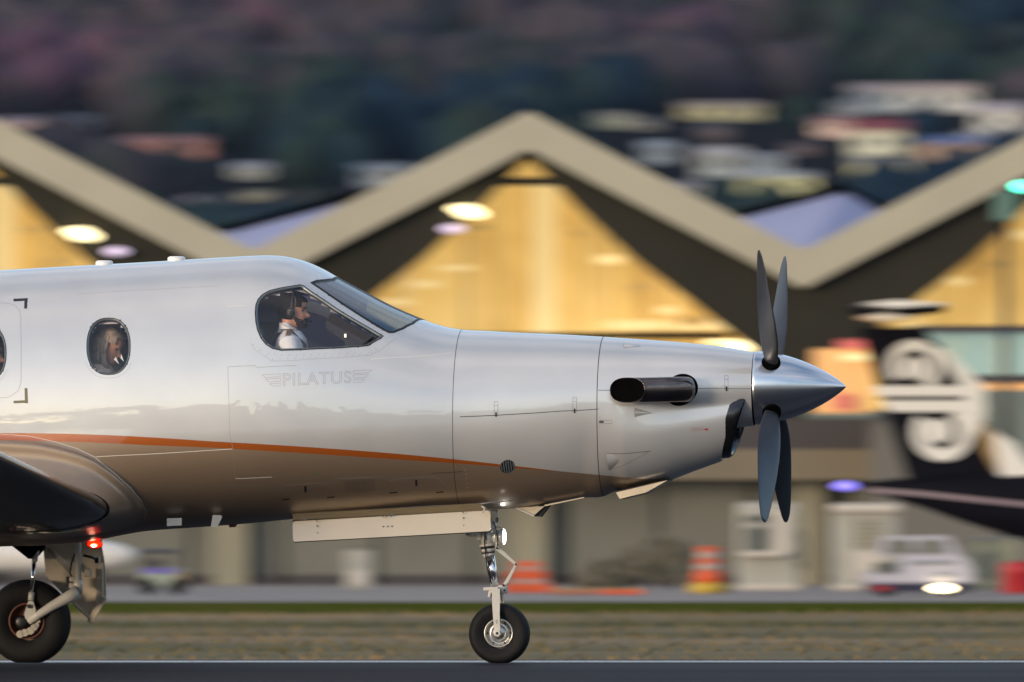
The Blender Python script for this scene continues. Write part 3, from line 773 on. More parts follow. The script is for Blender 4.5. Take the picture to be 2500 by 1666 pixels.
# body: up-swept tail cone running to the right, out of frame
st = [(2088,1182,1188),(2110,1178,1200),(2160,1172,1212),(2250,1163,1240),(2350,1154,1275),(2450,1148,1305),(2600,1145,1345),(2900,1140,1385),(3700,1140,1390),(4300,1160,1390),(4600,1230,1360),(4680,1290,1310)]
b = MB(); vs = []; ns = 28
for px_, t_, bt_ in st:
    x_, zt_ = A(px_, t_); zb_ = A(px_, bt_)[1]; r_ = (zt_-zb_)/2
    for i in range(ns): a_ = 2*math.pi*i/ns; vs.append((x_, r_*math.cos(a_), (zt_+zb_)/2+r_*math.sin(a_)))
b.add(vs, [(j*ns+i, j*ns+(i+1)%ns, (j+1)*ns+(i+1)%ns, (j+1)*ns+i) for j in range(len(st)-1) for i in range(ns)], True)
b.build('fuselage', M['alblack'], al)
vs = []
for px_, c_ in ((2112,1196),(2250,1206),(2400,1222),(2560,1238)):
    x_, z_ = A(px_, c_); pos = [s_ for s_ in st if s_[0] <= px_][-1]; 
    # lies along the widest line of the body
    import bisect
    j = bisect.bisect([s_[0] for s_ in st], px_)-1; f_ = (px_-st[j][0])/(st[j+1][0]-st[j][0])
    rr_ = ((st[j][2]-st[j][1])*(1-f_)+(st[j+1][2]-st[j+1][1])*f_)/2*ka
    vs += [(x_, -rr_-.01, z_+.035), (x_, -rr_-.01, z_-.035)]
MB().add(vs, [(2*i, 2*i+1, 2*i+3, 2*i+2) for i in range(3)]).build('cheat_line', mat('mauve_line', (.22,.17,.20), .4), al)
b = MB(); b.ball((0,0,0), (.16,.1,.07)); tl = b.build('tail_light', mat('violet_lamp_lit', (.3,.25,.9), .3, emit=(.24,.20,.95), estr=.45), al); tl.location = (A(2064,1185)[0], 0, A(2064,1187)[1])
for px_ in (2950, 4300):
    x_ = A(px_, 1385)[0]
    for sy_ in (-.7, .7):
        MB().tube([(x_, sy_, .15), (x_, sy_*.6, A(px_,1370)[1])], .05).build('strut', M['dark_metal'], al)
        MB().lathe([(.02,-.08),(.15,-.08),(.17,-.05),(.17,.05),(.15,.08),(.02,.08)], axis='Y', seg=24).build('wheel', M['rubber'], al, (x_, sy_, .17))

# ------------------------------------------------------------------ the turboprop: body surface
plane = empty('turboprop_airplane', ROOT, -YAW, 'white and taupe single engine turboprop with an orange stripe rolling on the runway', 'airplane')

def pchip(xs, ys):
    xs = np.array(xs, float); ys = np.array(ys, float)
    o = np.argsort(xs); xs = xs[o]; ys = ys[o]
    h = np.diff(xs); d = np.diff(ys)/h
    m = np.zeros(len(xs)); m[0] = d[0]; m[-1] = d[-1]
    for i in range(1, len(xs)-1):
        # smooth three point slope, limited only at true extrema
        w1 = h[i]; w2 = h[i-1]; m[i] = (d[i-1]*w1+d[i]*w2)/(w1+w2)
    def f(x):
        x = np.asarray(x, float); i = np.clip(np.searchsorted(xs, x)-1, 0, len(xs)-2)
        t_ = np.clip((x-xs[i])/h[i], 0, 1)
        return ((2*t_**3-3*t_**2+1)*ys[i]+(t_**3-2*t_**2+t_)*h[i]*m[i]+(-2*t_**3+3*t_**2)*ys[i+1]+(t_**3-t_**2)*h[i]*m[i+1])
    return f
top_px = [(0,660),(130,652.5),(250,646),(400,637.5),(520,630),(600,625.5),(647,623.5),(693,626),(740,636),(787,656),(829,679.5),(880,707),(950,744),(1032,779.5),(1056,788.5),(1091,798.5),(1126,804.5),(1200,808.5),(1263,812),(1380,817),(1475,822.6),(1585,830),(1700,839.5),(1772,848),(1842,860)]
bot_px = [(0,1335),(200,1325),(350,1298),(480,1288),(600,1279),(712,1268),(900,1257),(1100,1246),(1212,1243.5),(1278,1240),(1335,1232),(1426,1216),(1475,1207),(1530,1150),(1600,1100),(1700,1062),(1777,1048),(1842,1040)]
wid_px = [(1210,1222),]
tp = [inv(a, b, 0) for a, b in top_px]; bp = [inv(a, b, 0) for a, b in bot_px]
rear_t = [(-12.2,2.02),(-11.0,2.12),(-9.5,2.33),(-8,2.50),(-6.5,2.62),(-5,2.70)]
rear_b = [(-12.2,1.80),(-11.0,1.52),(-9.5,1.20),(-8,.98),(-6.5,.84),(-5,.80)]
ztf = pchip([a for a, b in rear_t+tp], [b for a, b in rear_t+tp])
zbf = pchip([a for a, b in rear_b+bp], [b for a, b in rear_b+bp])
# widest level and half width
def X0(px): return inv(px, 950, 0)[0]
zwf = pchip([-12.2,-9,-6,X0(0),X0(400),X0(700),X0(900),X0(1130),X0(1300),X0(1475),X0(1600),X0(1700),X0(1842)],
            [1.92,1.80,1.70]+[inv(0,py,0)[1] for py in (1072,1062,1050,1044,1035,1022,1000,975,960,950)])
wf = pchip([-12.2,-11,-9.5,-8,-6.5,-5,X0(0),X0(500),X0(700),X0(850),X0(1000),X0(1130),X0(1300),X0(1475),X0(1600),X0(1700),X0(1772),X0(1842)],
           [.10,.22,.42,.60,.74,.80,.82,.82,.80,.755,.69,.625,.565,.495,.43,.365,.318,.262])
nf = pchip([-12.2,-8,X0(700),X0(900),X0(1130),X0(1300),X0(1475),X0(1842)], [2.,2.1,2.12,2.10,2.16,2.16,2.12,2.])
# chin intake lobe
xl0, xl1 = X0(1440), X0(1792)
lb_b = pchip([X0(p) for p in (1430,1475,1508,1570,1635,1700,1750,1780,1800)], [inv(0,py,0)[1] for py in (1212,1209,1203,1191,1174,1150,1132,1121,1114)])
lb_t = pchip([X0(p) for p in (1430,1500,1600,1700,1800)], [inv(0,py,0)[1] for py in (945,940,934,928,925)])
lb_w = pchip([X0(p) for p in (1430,1500,1600,1700,1800)], [.455,.465,.44,.362,.292])
XLIP = X0(1786); ZLIP = inv(0, 1060, 0)[1]
def smooth(e0, e1, x): t_ = np.clip((x-e0)/(e1-e0), 0, 1); return t_*t_*(3-2*t_)
def rad(x, a):
    x = np.asarray(x, float); a = np.asarray(a, float)
    zt, zb, zw, w_, n = ztf(x), zbf(x), zwf(x), wf(x), nf(x)
    c, s_ = np.cos(a), np.abs(np.sin(a))
    h = np.where(c >= 0, np.maximum(zt-zw, .01), np.maximum(zw-zb, .01))
    rm = (np.abs(s_/w_)**n+np.abs(c/h)**n)**(-1/n)
    # lobe
    lt, lb, lw = lb_t(x), lb_b(x), lb_w(x); lc = (lt+lb)/2-zw; lh = (lt-lb)/2
    # ray (s_, c) * r meets ((y/lw)^2+((z-lc)/lh)^2 = 1)
    A_ = (s_/lw)**2+(c/lh)**2; B_ = -2*c*lc/lh**2; C_ = (lc/lh)**2-1
    D_ = B_*B_-4*A_*C_
    rl = np.where(D_ > 0, (-B_+np.sqrt(np.maximum(D_, 0)))/(2*A_), 0); rl = np.where(rl > 0, rl, 0)
    g = smooth(xl0-.02, xl0+.30, x)
    zz = zw+rl*np.cos(a); xc2 = XLIP+.30*(zz-ZLIP)
    g = g*(1-smooth(xc2-.007, xc2+.007, x))
    k = .055+(.012-.055)*smooth(X0(1480), X0(1760), x)
    df = (rl-rm)/k
    add = k*np.log1p(np.exp(np.clip(df, -30, 30))); add = np.where(df > 30, rl-rm, add)
    # keep main untouched where the lobe is far inside
    add = np.where(df < -5, add*np.clip((df+12)/7, 0, 1), add)
    return rm+add*g
def P(x, a, off=0.):
    x = np.asarray(x, float); a = np.asarray(a, float)
    r = rad(x, a)
    p_ = np.stack([x+0*a, -r*np.sin(a), zwf(x)+r*np.cos(a)], -1)
    if np.any(off != 0):
        p_ = p_+N(x, a)*np.asarray(off)[..., None] if np.ndim(off) else p_+N(x, a)*off
    return p_
def N(x, a):
    e1, e2 = 2e-3, 2e-3
    dx = P(x+e1, a)-P(x-e1, a); da = P(x, a+e2)-P(x, a-e2)
    n = np.cross(da, dx)
    n /= np.maximum(np.linalg.norm(n, axis=-1, keepdims=True), 1e-9)
    return n
# orientation check of the normal
_t = N(np.array([0.]), np.array([math.pi/2]))[0]
NS = 1. if _t[1] < 0 else -1.
_N0 = N
def N(x, a): return _N0(x, a)*NS
def ang(x, z):
    """near-side angle at which the body has height z"""
    zz = float(zwf(x))+rad(np.full(AG.shape, float(x)), AG)*CG
    return float(np.interp(-z, -zz, AG))
AG = np.linspace(1e-3, math.pi-1e-3, 500); CG = np.cos(AG)
def onsurf(px, py):
    yl = -.5
    for _ in range(10):
        x, z = inv(px, py, yl); a = ang(x, z)
        yn = -float(rad(x, a))*math.sin(a); yl = yl*.4+yn*.6
    return x, a
def dens(pts, step=.02, closed=False):
    o = []; n = len(pts)
    for i in range(n if closed else n-1):
        p0, p1 = pts[i], pts[(i+1) % n]
        L = math.hypot(p1[0]-p0[0], (p1[1]-p0[1])*.8); k = max(1, int(L/step))
        for j in range(k): o.append((p0[0]+(p1[0]-p0[0])*j/k, p0[1]+(p1[1]-p0[1])*j/k))
    if not closed: o.append(pts[-1])
    return o
def rounded(pts, it=3):
    for _ in range(it):
        q = []
        for i in range(len(pts)):
            a_, b_ = pts[i], pts[(i+1) % len(pts)]
            q += [(a_[0]*.75+b_[0]*.25, a_[1]*.75+b_[1]*.25), (a_[0]*.25+b_[0]*.75, a_[1]*.25+b_[1]*.75)]
        pts = q
    return pts
def surf_px(pts): return [onsurf(*q) for q in pts]

# --- window outlines on the surface (x, a)
sidewin_px = [(624.5,787),(623,764),(624.5,745),(630,731),(641,719),(658,710),(682,704),(712,699),(734,696),(741,698),(764,714.5),(799,737.5),(834,761),(869,782),(904,802),(936,821),(927,828),(899,844.5),(880,846.6),(834,850),(787,852),(740,854.5),(717,855.3),(686.5,856),(665,851.5),(649,841),(637,826),(628.5,806)]
SIDE = surf_px(sidewin_px)
CX, CZ = 265, 846
def cabin_outline(cx, cy):
    pts = []
    for i in range(40):
        t_ = 2*math.pi*i/40; c, s_ = math.cos(t_), math.sin(t_)
        pts.append((cx+53*math.copysign(abs(c)**(2/2.5), c), cy-69*math.copysign(abs(s_)**(2/2.25), s_)))
    return surf_px(pts)
CAB = [cabin_outline(265,846)]
# further windows along the cabin, spaced like the first pair
x_ref = [q[0] for q in CAB[0]]; dxw = inv(265,846,-.8)[0]-inv(-38,862,-.8)[0]
for k in range(1, 4):
    CAB.append([(x_-dxw*k, a_) for x_, a_ in [(q[0], ang(q[0]-dxw*k, float(zwf(q[0])+rad(q[0], q[1])*math.cos(q[1]))-.046*k)) for q in CAB[0]]])
pillar_edge = surf_px([(758,691),(800,719),(850,753),(900,785),(939,808)])
bot_edge = surf_px([(950,813.5),(962,813),(985,804),(1010,791)])
top_edge = surf_px([(768,686.5),(795,683),(812,681)])
def apost(x, y=.028): return math.asin(y/max(.2, float(rad(x, .05))))
xt = inv(824, 680, 0)[0]; xb = inv(1036, 781, 0)[0]
post = [(xb-.0, apost(xb))]+[(xb+(xt-xb)*i/6, apost(xb+(xt-xb)*i/6)) for i in range(1, 6)]+[(xt, apost(xt))]
WS = pillar_edge+bot_edge+post+top_edge[::-1]
OUT = {'side': SIDE, 'ws': WS}
AS = .75
def to2(pts): return np.array([(x_, a_*AS) for x_, a_ in pts])
polys = [to2(dens(SIDE, .01, True)), to2(dens(WS, .01, True))]+[to2(dens(c_, .01, True)) for c_ in CAB]
def inside(poly, q):
    x, y = q[:, 0], q[:, 1]; r = np.zeros(len(q), bool); n = len(poly)
    x1, y1 = poly[:, 0], poly[:, 1]; x2, y2 = np.roll(x1, -1), np.roll(y1, -1)
    for i in range(n):
        c = ((y1[i] > y) != (y2[i] > y))
        if not c.any(): continue
        xi = (x2[i]-x1[i])*(y-y1[i])/((y2[i]-y1[i]) or 1e-12)+x1[i]
        r ^= c & (x < xi)
    return r
def near(poly, q):
    """nearest outline point"""
    a_ = poly; b_ = np.roll(poly, -1, 0); best = np.full(len(q), 1e9); bp_ = q.copy()
    for i in range(len(a_)):
        d = b_[i]-a_[i]; L = (d@d) or 1e-12
        t_ = np.clip(((q-a_[i])@d)/L, 0, 1); p_ = a_[i]+t_[:, None]*d
        dist = np.linalg.norm(q-p_, axis=1); m_ = dist < best
        best[m_] = dist[m_]; bp_[m_] = p_[m_]
    return best, bp_

# paint: white over an orange stripe over taupe, edges follow curves in (x, z)
up_px = [(-300,1060),(0,1058),(102,1058.5),(230,1061.5),(382,1069),(510,1077.5),(600,1082.5),(797,1095),(976,1109),(1125,1123.5),(1220,1134),(1300,1143),(1381,1152.5),(1467,1160.5),(1585,1170),(1650,1176)]
lo_px = [(-300,1077),(0,1075),(51,1076),(230,1081),(382,1088),(500,1092.5),(600,1098),(797,1110.5),(976,1122.5),(1125,1132.5),(1220,1139.5),(1300,1146.5),(1381,1152.5),(1467,1160.5),(1585,1170),(1650,1176)]
def curve_xz(pts):
    o = []
    for q in pts:
        x, a = onsurf(*q); o.append((x, float(zwf(x)+rad(x, a)*math.cos(a))))
    return o
upc, loc_ = curve_xz(up_px), curve_xz(lo_px)
def paint_mat():
    m = bpy.data.materials.new('airframe_paint'); m.use_nodes = True
    t = m.node_tree; p = t.nodes['Principled BSDF']
    tcn = t.nodes.new('ShaderNodeTexCoord'); sp = t.nodes.new('ShaderNodeSeparateXYZ'); t.links.new(tcn.outputs['Object'], sp.inputs[0])
    def mth(op, a, b=None, cl=False):
        n = t.nodes.new('ShaderNodeMath'); n.operation = op; n.use_clamp = cl
        for i, v in enumerate((a, b)):
            if v is None: continue
            if isinstance(v, (int, float)): n.inputs[i].default_value = v
            else: t.links.new(v, n.inputs[i])
        return n.outputs[0]
    x0_, x1_ = -5., 2.
    u = mth('DIVIDE', mth('SUBTRACT', sp.outputs[0], x0_), x1_-x0_, True)
    def crv(pts):
        n = t.nodes.new('ShaderNodeFloatCurve'); c = n.mapping.curves[0]
        P_ = sorted([((a-x0_)/(x1_-x0_), b/3.) for a, b in pts])
        c.points[0].location = (0, P_[0][1]); c.points[1].location = (1, P_[-1][1])
        for a, b in P_: c.points.new(a, b)
        n.mapping.update(); t.links.new(u, n.inputs['Value'])
        return mth('MULTIPLY', n.outputs[0], 3.)
    zu, zl = crv(upc), crv(loc_)
    def step(a, b): # 1 where a<b, 2 mm edge
        return mth('ADD', mth('DIVIDE', mth('SUBTRACT', b, a), .002), .5, True)
    below_u = step(sp.outputs[2], zu); below_l = step(sp.outputs[2], zl)
    def mixc(f, a, b):
        n = t.nodes.new('ShaderNodeMixRGB')
        for i, v in enumerate((f, a, b)):
            if isinstance(v, tuple): n.inputs[i].default_value = v
            else: t.links.new(v, n.inputs[i])
        return n.outputs[0]
    nz_ = t.nodes.new('ShaderNodeTexNoise'); nz_.inputs['Scale'].default_value = 2.5; nz_.inputs['Detail'].default_value = 7
    t.links.new(tcn.outputs['Object'], nz_.inputs['Vector'])
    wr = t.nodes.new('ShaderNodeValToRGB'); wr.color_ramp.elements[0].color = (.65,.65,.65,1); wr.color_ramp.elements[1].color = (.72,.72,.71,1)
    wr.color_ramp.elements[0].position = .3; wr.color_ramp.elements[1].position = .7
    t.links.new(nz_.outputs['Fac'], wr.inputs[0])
    # white above, orange stripe, taupe below
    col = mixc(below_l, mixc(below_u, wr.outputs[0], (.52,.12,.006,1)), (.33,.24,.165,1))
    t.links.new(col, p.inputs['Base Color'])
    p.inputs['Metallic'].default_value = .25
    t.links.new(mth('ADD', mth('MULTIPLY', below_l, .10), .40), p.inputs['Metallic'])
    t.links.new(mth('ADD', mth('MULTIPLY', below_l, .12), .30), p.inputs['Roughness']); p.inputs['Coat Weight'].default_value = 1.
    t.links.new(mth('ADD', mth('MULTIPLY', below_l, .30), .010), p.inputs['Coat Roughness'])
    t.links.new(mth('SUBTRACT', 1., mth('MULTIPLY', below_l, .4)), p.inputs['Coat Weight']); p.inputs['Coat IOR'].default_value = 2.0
    # orange peel and oil-canning
    n2 = t.nodes.new('ShaderNodeTexNoise'); n2.inputs['Scale'].default_value = 2.2; n2.inputs['Detail'].default_value = 3
    mp_ = t.nodes.new('ShaderNodeMapping'); mp_.inputs['Scale'].default_value = (.8, 1, 2.2); t.links.new(tcn.outputs['Object'], mp_.inputs[0]); t.links.new(mp_.outputs[0], n2.inputs['Vector'])
    bp_ = t.nodes.new('ShaderNodeBump'); bp_.inputs['Strength'].default_value = .35; bp_.inputs['Distance'].default_value = .004
    t.links.new(n2.outputs['Fac'], bp_.inputs['Height']); t.links.new(bp_.outputs[0], p.inputs['Normal']); t.links.new(bp_.outputs[0], p.inputs['Coat Normal'])
    return m
M['paint'] = paint_mat()

def skin(name, x0, x1, step, na=252, cut=True, a0=0, a1=2*math.pi):
    nx = max(2, int(round((x1-x0)/step))+1)
    xs = np.linspace(x0, x1, nx); as_ = np.linspace(a0, a1, na+1)[:-1]
    Xg, Ag = np.meshgrid(xs, as_, indexing='ij'); X = Xg.ravel().copy(); Aa = Ag.ravel().copy()
    kill = np.zeros(len(X), bool)
    sgn = np.where(Aa <= math.pi, 1., -1.); am_ = np.where(Aa <= math.pi, Aa, 2*math.pi-Aa)
    q = np.stack([X, am_*AS], 1)
    idx = np.arange(nx*na).reshape(nx, na)
    f = np.stack([idx[:-1, :], idx[1:, :], np.roll(idx, -1, 1)[1:, :], np.roll(idx, -1, 1)[:-1, :]], -1).reshape(-1, 4)
    dead = np.zeros(len(f), bool)
    if cut:
        cell = max(step, 2*math.pi/na*AS)
        for po in polys:
            lo, hi = po.min(0)-.05, po.max(0)+.05
            s_ = np.where((q > lo).all(1) & (q < hi).all(1))[0]
            if not len(s_): continue
            d, bp_ = near(po, q[s_]); m_ = d < cell*.52
            q[s_[m_]] = bp_[m_]
        X = q[:, 0]; am2 = q[:, 1]/AS; Aa = np.where(sgn > 0, am2, 2*math.pi-am2)
        # face centres, shared side
        fq = q[f].mean(1); ok = (sgn[f].max(1) == sgn[f].min(1)) | True
        for po in polys:
            lo, hi = po.min(0)-.05, po.max(0)+.05
            s_ = np.where((fq > lo).all(1) & (fq < hi).all(1))[0]
            if len(s_): dead[s_] |= inside(po, fq[s_])
    pos = P(X, Aa); nor = N(X, Aa)
    me = bpy.data.meshes.new(name); me.from_pydata(pos.tolist(), [], f[~dead].tolist())
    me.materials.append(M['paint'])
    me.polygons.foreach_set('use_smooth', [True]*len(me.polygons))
    # face winding outward
    me.update()
    c0 = me.polygons[0]; 
    if np.dot(np.array(c0.normal), nor[c0.vertices[0]]) < 0: me.flip_normals()
    me.normals_split_custom_set_from_vertices(nor.tolist())
    o = bpy.data.objects.new(name, me); link(o, plane); return o
xf, xc_, xe_ = X0(1130.5), X0(1475.5), X0(1842)
skin('rear_fuselage', -12.2, -4.6, .08, 96, False)
fus = skin('fuselage', -4.6, xf-.0015, .0135, 300)
skin('engine_cowling', xf+.0015, xc_-.0018, .012, 260, False)
skin('nose_cowling', xc_+.0018, xe_, .0075, 300, False)
# inner lining so that gaps and windows look into a dark cabin
def shell(name, x0, x1, m, inset, na=60, nx=60, cutw=True):
    xs = np.linspace(x0, x1, nx); as_ = np.linspace(0, 2*math.pi, na+1)[:-1]
    Xg, Ag = np.meshgrid(xs, as_, indexing='ij'); X = Xg.ravel(); Aa = Ag.ravel()
    pos = P(X, Aa); ctr = np.stack([X, 0*X, zwf(X)], 1); d = pos-ctr
    pos = ctr+d*(1-inset/np.linalg.norm(d, axis=1, keepdims=True))
    idx = np.arange(nx*na).reshape(nx, na)
    f = np.stack([idx[:-1, :], idx[1:, :], np.roll(idx, -1, 1)[1:, :], np.roll(idx, -1, 1)[:-1, :]], -1).reshape(-1, 4)
    am_ = np.where(Aa <= math.pi, Aa, 2*math.pi-Aa); q = np.stack([X, am_*AS], 1)
    keep = np.ones(len(f), bool)
    if cutw:
        for po in polys:
            c = po.mean(0); po2 = c+(po-c)*1.02
            fi = inside(po2, q[f].mean(1)); keep &= ~fi
    me = bpy.data.meshes.new(name); me.from_pydata(pos.tolist(), [], f[keep].tolist()); me.materials.append(m)
    for pl in me.polygons: pl.use_smooth = True
    o = bpy.data.objects.new(name, me); link(o, plane); return o
shell('cabin_lining', -4.5, xf-.1, M['taupe_int'], .05, 200, 260)
shell('engine_bay_liner', xf-.02, xe_-.02, M['soot_dark'], .018, 60, 60, False)
bk = MB(); 
def disc_at(x, m, name, ins=.02):
    as_ = np.linspace(0, 2*math.pi, 61)[:-1]; pos = P(np.full(60, x), as_); c = np.array([x, 0, float(zwf(x))])
    pos = c+(pos-c)*(1-ins); MB().add([tuple(c)]+pos.tolist(), [(0, 1+i, 1+(i+1) % 60) for i in range(60)]).build(name, m, plane)
disc_at(xf-.12, M['soot_dark'], 'firewall', .08); disc_at(-4.58, M['taupe_int'], 'rear_bulkhead', .05)
disc_at(xe_-.004, M['soot_dark'], 'cowl_front', .01)
# floor
fz = 1.17
MB().box((-2.8, 0, fz), (3.2, .92, .03)).build('cabin_floor', M['seatm'], plane)

# --- strips and patches lying on the skin
def strip_mesh(b, pts, width, off=.0008, closed=False, step=.012, side=1):
    pts = dens(pts, step, closed)
    X = np.array([q[0] for q in pts]); Aa = np.array([q[1] for q in pts])
    if side < 0: Aa = -Aa
    p_ = P(X, Aa); n_ = N(X, Aa)
    if closed: tan = np.roll(p_, -1, 0)-np.roll(p_, 1, 0)
    else: tan = np.gradient(p_, axis=0)
    sd_ = np.cross(tan, n_); sd_ /= np.maximum(np.linalg.norm(sd_, axis=1, keepdims=True), 1e-9)
    a_ = p_+n_*off+sd_*width/2; c_ = p_+n_*off-sd_*width/2; n = len(pts)
    vs = a_.tolist()+c_.tolist()
    b.add(vs, [(i, (i+1) % n, n+(i+1) % n, n+i) for i in range(n if closed else n-1)], True); return b
def patch_mesh(b, pts, off=.0012, side=1, rings=6, step=.02, flat=False):
    pts = dens(pts, step, True); q = np.array(pts); c = q.mean(0); n = len(q)
    vs = []
    for k in range(rings): 
        f_ = 1-k/rings; s_ = c+(q-c)*f_
        vs += P(s_[:, 0], s_[:, 1]*(1 if side > 0 else -1), off).tolist()
    vs += P(c[0:1], c[1:2]*(1 if side > 0 else -1), off).tolist()
    fs = [(k*n+i, k*n+(i+1) % n, (k+1)*n+(i+1) % n, (k+1)*n+i) for k in range(rings-1) for i in range(n)]
    fs += [((rings-1)*n+i, (rings-1)*n+(i+1) % n, rings*n) for i in range(n)]
    b.add(vs, fs, True); return b
def ring_mesh(b, pts, w_in, w_out, off_in, off_out, side=1, step=.012):
    """band round an outline from w_out outside to w_in inside; offsets along the normal"""
    pts = dens(pts, step, True)
    X = np.array([q[0] for q in pts]); Aa = np.array([q[1] for q in pts])*(1 if side > 0 else -1)
    p_ = P(X, Aa); n_ = N(X, Aa); tan = np.roll(p_, -2, 0)-np.roll(p_, 2, 0)
    sd_ = np.cross(tan, n_); sd_ /= np.linalg.norm(sd_, axis=1, keepdims=True)
    c = p_.mean(0); s_ = np.sign(np.sum(sd_*(c-p_), axis=1).mean()); sd_ *= s_   # towards the inside
    n = len(pts); a_ = p_-sd_*w_out+n_*off_out; d_ = p_+sd_*w_in+n_*off_in
    b.add(a_.tolist()+d_.tolist(), [(i, (i+1) % n, n+(i+1) % n, n+i) for i in range(n)], True); return b
def window(name, pts, side, gm, seal=.004, frame=.010):
    f = MB(); f.mi = 0; ring_mesh(f, pts, seal, .003, .0014, .0014, side)
    f.mi = 1; ring_mesh(f, pts, seal+frame, -seal, -.006, .001, side)
    f.mi = 0; ring_mesh(f, pts, seal+frame+.003, -(seal+frame), -.02, -.006, side)
    o = f.build(name, [M['black'], M['seal_grey']], plane)
    q = np.array(pts); c = q.mean(0); L = np.array([1, AS])
    pn = MB(); patch_mesh(pn, pts, -.005, side, 8, .02); po = pn.build('pane', gm, o); return o
for sd_ in (1, -1):
    window('side_window', SIDE, sd_, M['glass'], .005, .011)
    window('windshield', WS, sd_, M['wsglass'], .017, .006)
    for c_ in CAB: window('cabin_window', c_, sd_, M['glass'], .003, .010)

# light rim below the side cabin windows (raised doubler), drawn as a fine lip
lip = MB()
for c_ in CAB:
    cc = np.array(c_).mean(0); q = [(cc[0]+(x_-cc[0])*1.16, cc[1]+(a_-cc[1])*1.13) for x_, a_ in c_]
    q = [p_ for p_ in q if p_[1] > cc[1]+.10]
    q.sort(key=lambda p_: p_[0]); strip_mesh(lip, q, .0018, .0007)
lip.build('window_doubler_edge', M['seam_soft'], plane)

# panel gaps
def seam(name, pxs, width, m, xa=None, rnd=False):
    b = MB(); strip_mesh(b, surf_px(pxs) if xa is None else xa, width); return b.build(name, m, plane)
def ringseam(name, x, width, m, shift=0):
    b = MB(); pts = [(x+shift*math.cos(t_), t_) for t_ in np.linspace(0, 2*math.pi, 120)[:-1]]
    strip_mesh(b, pts, width, .0006, True); return b.build(name, m, plane)
ringseam('panel_seam', xf, .004, M['seam']); ringseam('panel_seam', xc_, .0055, M['seam'])
seam('panel_seam', [(1123,1018),(1250,1012),(1370,1004),(1461,999)], .0052, M['seam'])
seam('panel_seam', [(1461,953),(1500,953)], .004, M['seam'])
seam('panel_seam', [(1700,949),(1770,949),(1838,949)], .003, M['seam'])
seam('panel_seam', [(556,896),(624,893),(626,898),(724,893)], .0026, M['seam_soft'])
seam('panel_seam', [(556,896),(559,980),(562,1066),(569,1097)], .0022, M['seam_soft'])
seam('panel_seam', [(569,1097),(572,1135),(575,1168)], .0022, M['seam_soft'])
seam('access_panel_ridge', [(575,1169),(600,1168),(664,1165)], .004, M['ridge'])
seam('access_panel_ridge', [(234,1115.5),(400,1107),(567,1096.5)], .0036, M['ridge'])
seam('access_panel_ridge', [(905,877),(1000,872),(1060,867),(1102,862)], .0036, M['ridge'])
seam('access_panel_ridge', [(553,748.5),(596,746.8)], .0036, M['ridge'])
seam('panel_seam', [(190,718),(300,711),(430,704),(540,698)], .0016, M['seam_soft'])
seam('panel_seam', [(1054,1156),(1130,1151.5)], .003, M['seam'])
seam('panel_seam', [(1472,1188),(1474,1191),(1508,1186)], .002, M['seam_soft'])
# window surround plate
seam('surround_plate_edge', [(612,838),(623,855),(640,866),(663,882),(700,881.5),(724,880),(830,874),(903,868),(930,855),(968,826)], .0018, M['seam_soft'])
# exit hatch outline and corner marks
hx = [(-175,765),(-172,752),(-160,746),(-30,740),(10,740),(35,744),(47,757),(51,775),(52,850),(51.5,935),(44,955),(22,970),(-10,973),(-150,979),(-165,972),(-172,955),(-175,765)]
seam('exit_hatch_outline', hx, .0028, M['seam_soft'])
def poly_dec(name, pxs, m, off=.0012, parent=None):
    b = MB(); q = surf_px(pxs); b_ = P(np.array([a for a, c in q]), np.array([c for a, c in q]), off)
    b.add(b_.tolist(), [list(range(len(q)))]); return b.build(name, m, plane)
def bars(name, quads, m, off=.0012):
    b = MB()
    for qd in quads:
        q = dens(surf_px(qd), .03, True); b_ = P(np.array([a for a, c in q]), np.array([c for a, c in q]), off); b.add(b_.tolist(), [list(range(len(q)))])
    return b.build(name, m, plane)
bars('corner_mark', [[(33,730),(60,728.8),(60,735),(33,736.5)], [(60,728.8),(68,728.4),(66,754),(59,754)]], M['black_dec'])
bars('corner_mark', [[(60,948),(67,948),(68.5,985),(61,985)], [(33,979),(61,977.6),(61,984),(33,985.2)]], M['black_dec_sheen'])
for xo in (-320,):
    bars('corner_mark', [[(33+xo*.77,738),(25+xo*.77,738),(25+xo*.77,764),(33+xo*.77,764)]], M['black_dec'])

# rivets: one fine bead per fastener
rv = MB()
def rivets(pxs, gap, r=.0026):
    pts = []
    acc = [pxs[0]]; 
    for i in range(len(pxs)-1):
        a_, c_ = pxs[i], pxs[i+1]; L = math.hypot(c_[0]-a_[0], c_[1]-a_[1]); k = max(1, round(L/gap))
        acc += [(a_[0]+(c_[0]-a_[0])*j/k, a_[1]+(c_[1]-a_[1])*j/k) for j in range(1, k+1)]
    for q in acc:
        x, a = onsurf(*q); c = Vector(P(np.array([x]), np.array([a]), .0008)[0]); n_ = Vector(N(np.array([x]), np.array([a]))[0])
        u = n_.orthogonal().normalized(); v = n_.cross(u)
        rv.add([c+n_*.0006]+[c+(u*math.cos(t_)+v*math.sin(t_))*r for t_ in [i*math.pi/3 for i in range(6)]], [(0, 1+i, 1+(i+1) % 6) for i in range(6)])
rivets([(612,826),(620,841),(637,855),(655,863),(687,868),(760,866),(900,862),(917,851)], 18)
rivets([(618,843),(634,856),(650,868),(665,878),(740,874),(895,866),(920,855),(934,845),(948,837),(954,821)], 18)
rivets([(718,696),(732,694)], 14); rivets([(745,698),(760,706),(790,725),(850,763),(900,795),(936,816)], 16, .0024)
rivets([(757,699),(775,715),(830,750),(900,791),(945,815)], 19, .0022)
rivets([(960,820),(985,812),(1015,798)], 14)
rivets([(142,1090),(144,1138)], 25)
rivets([(23,1068),(88,1076),(151,1087),(188,1100),(236,1125),(282,1155),(319,1187)], 46, .0045)
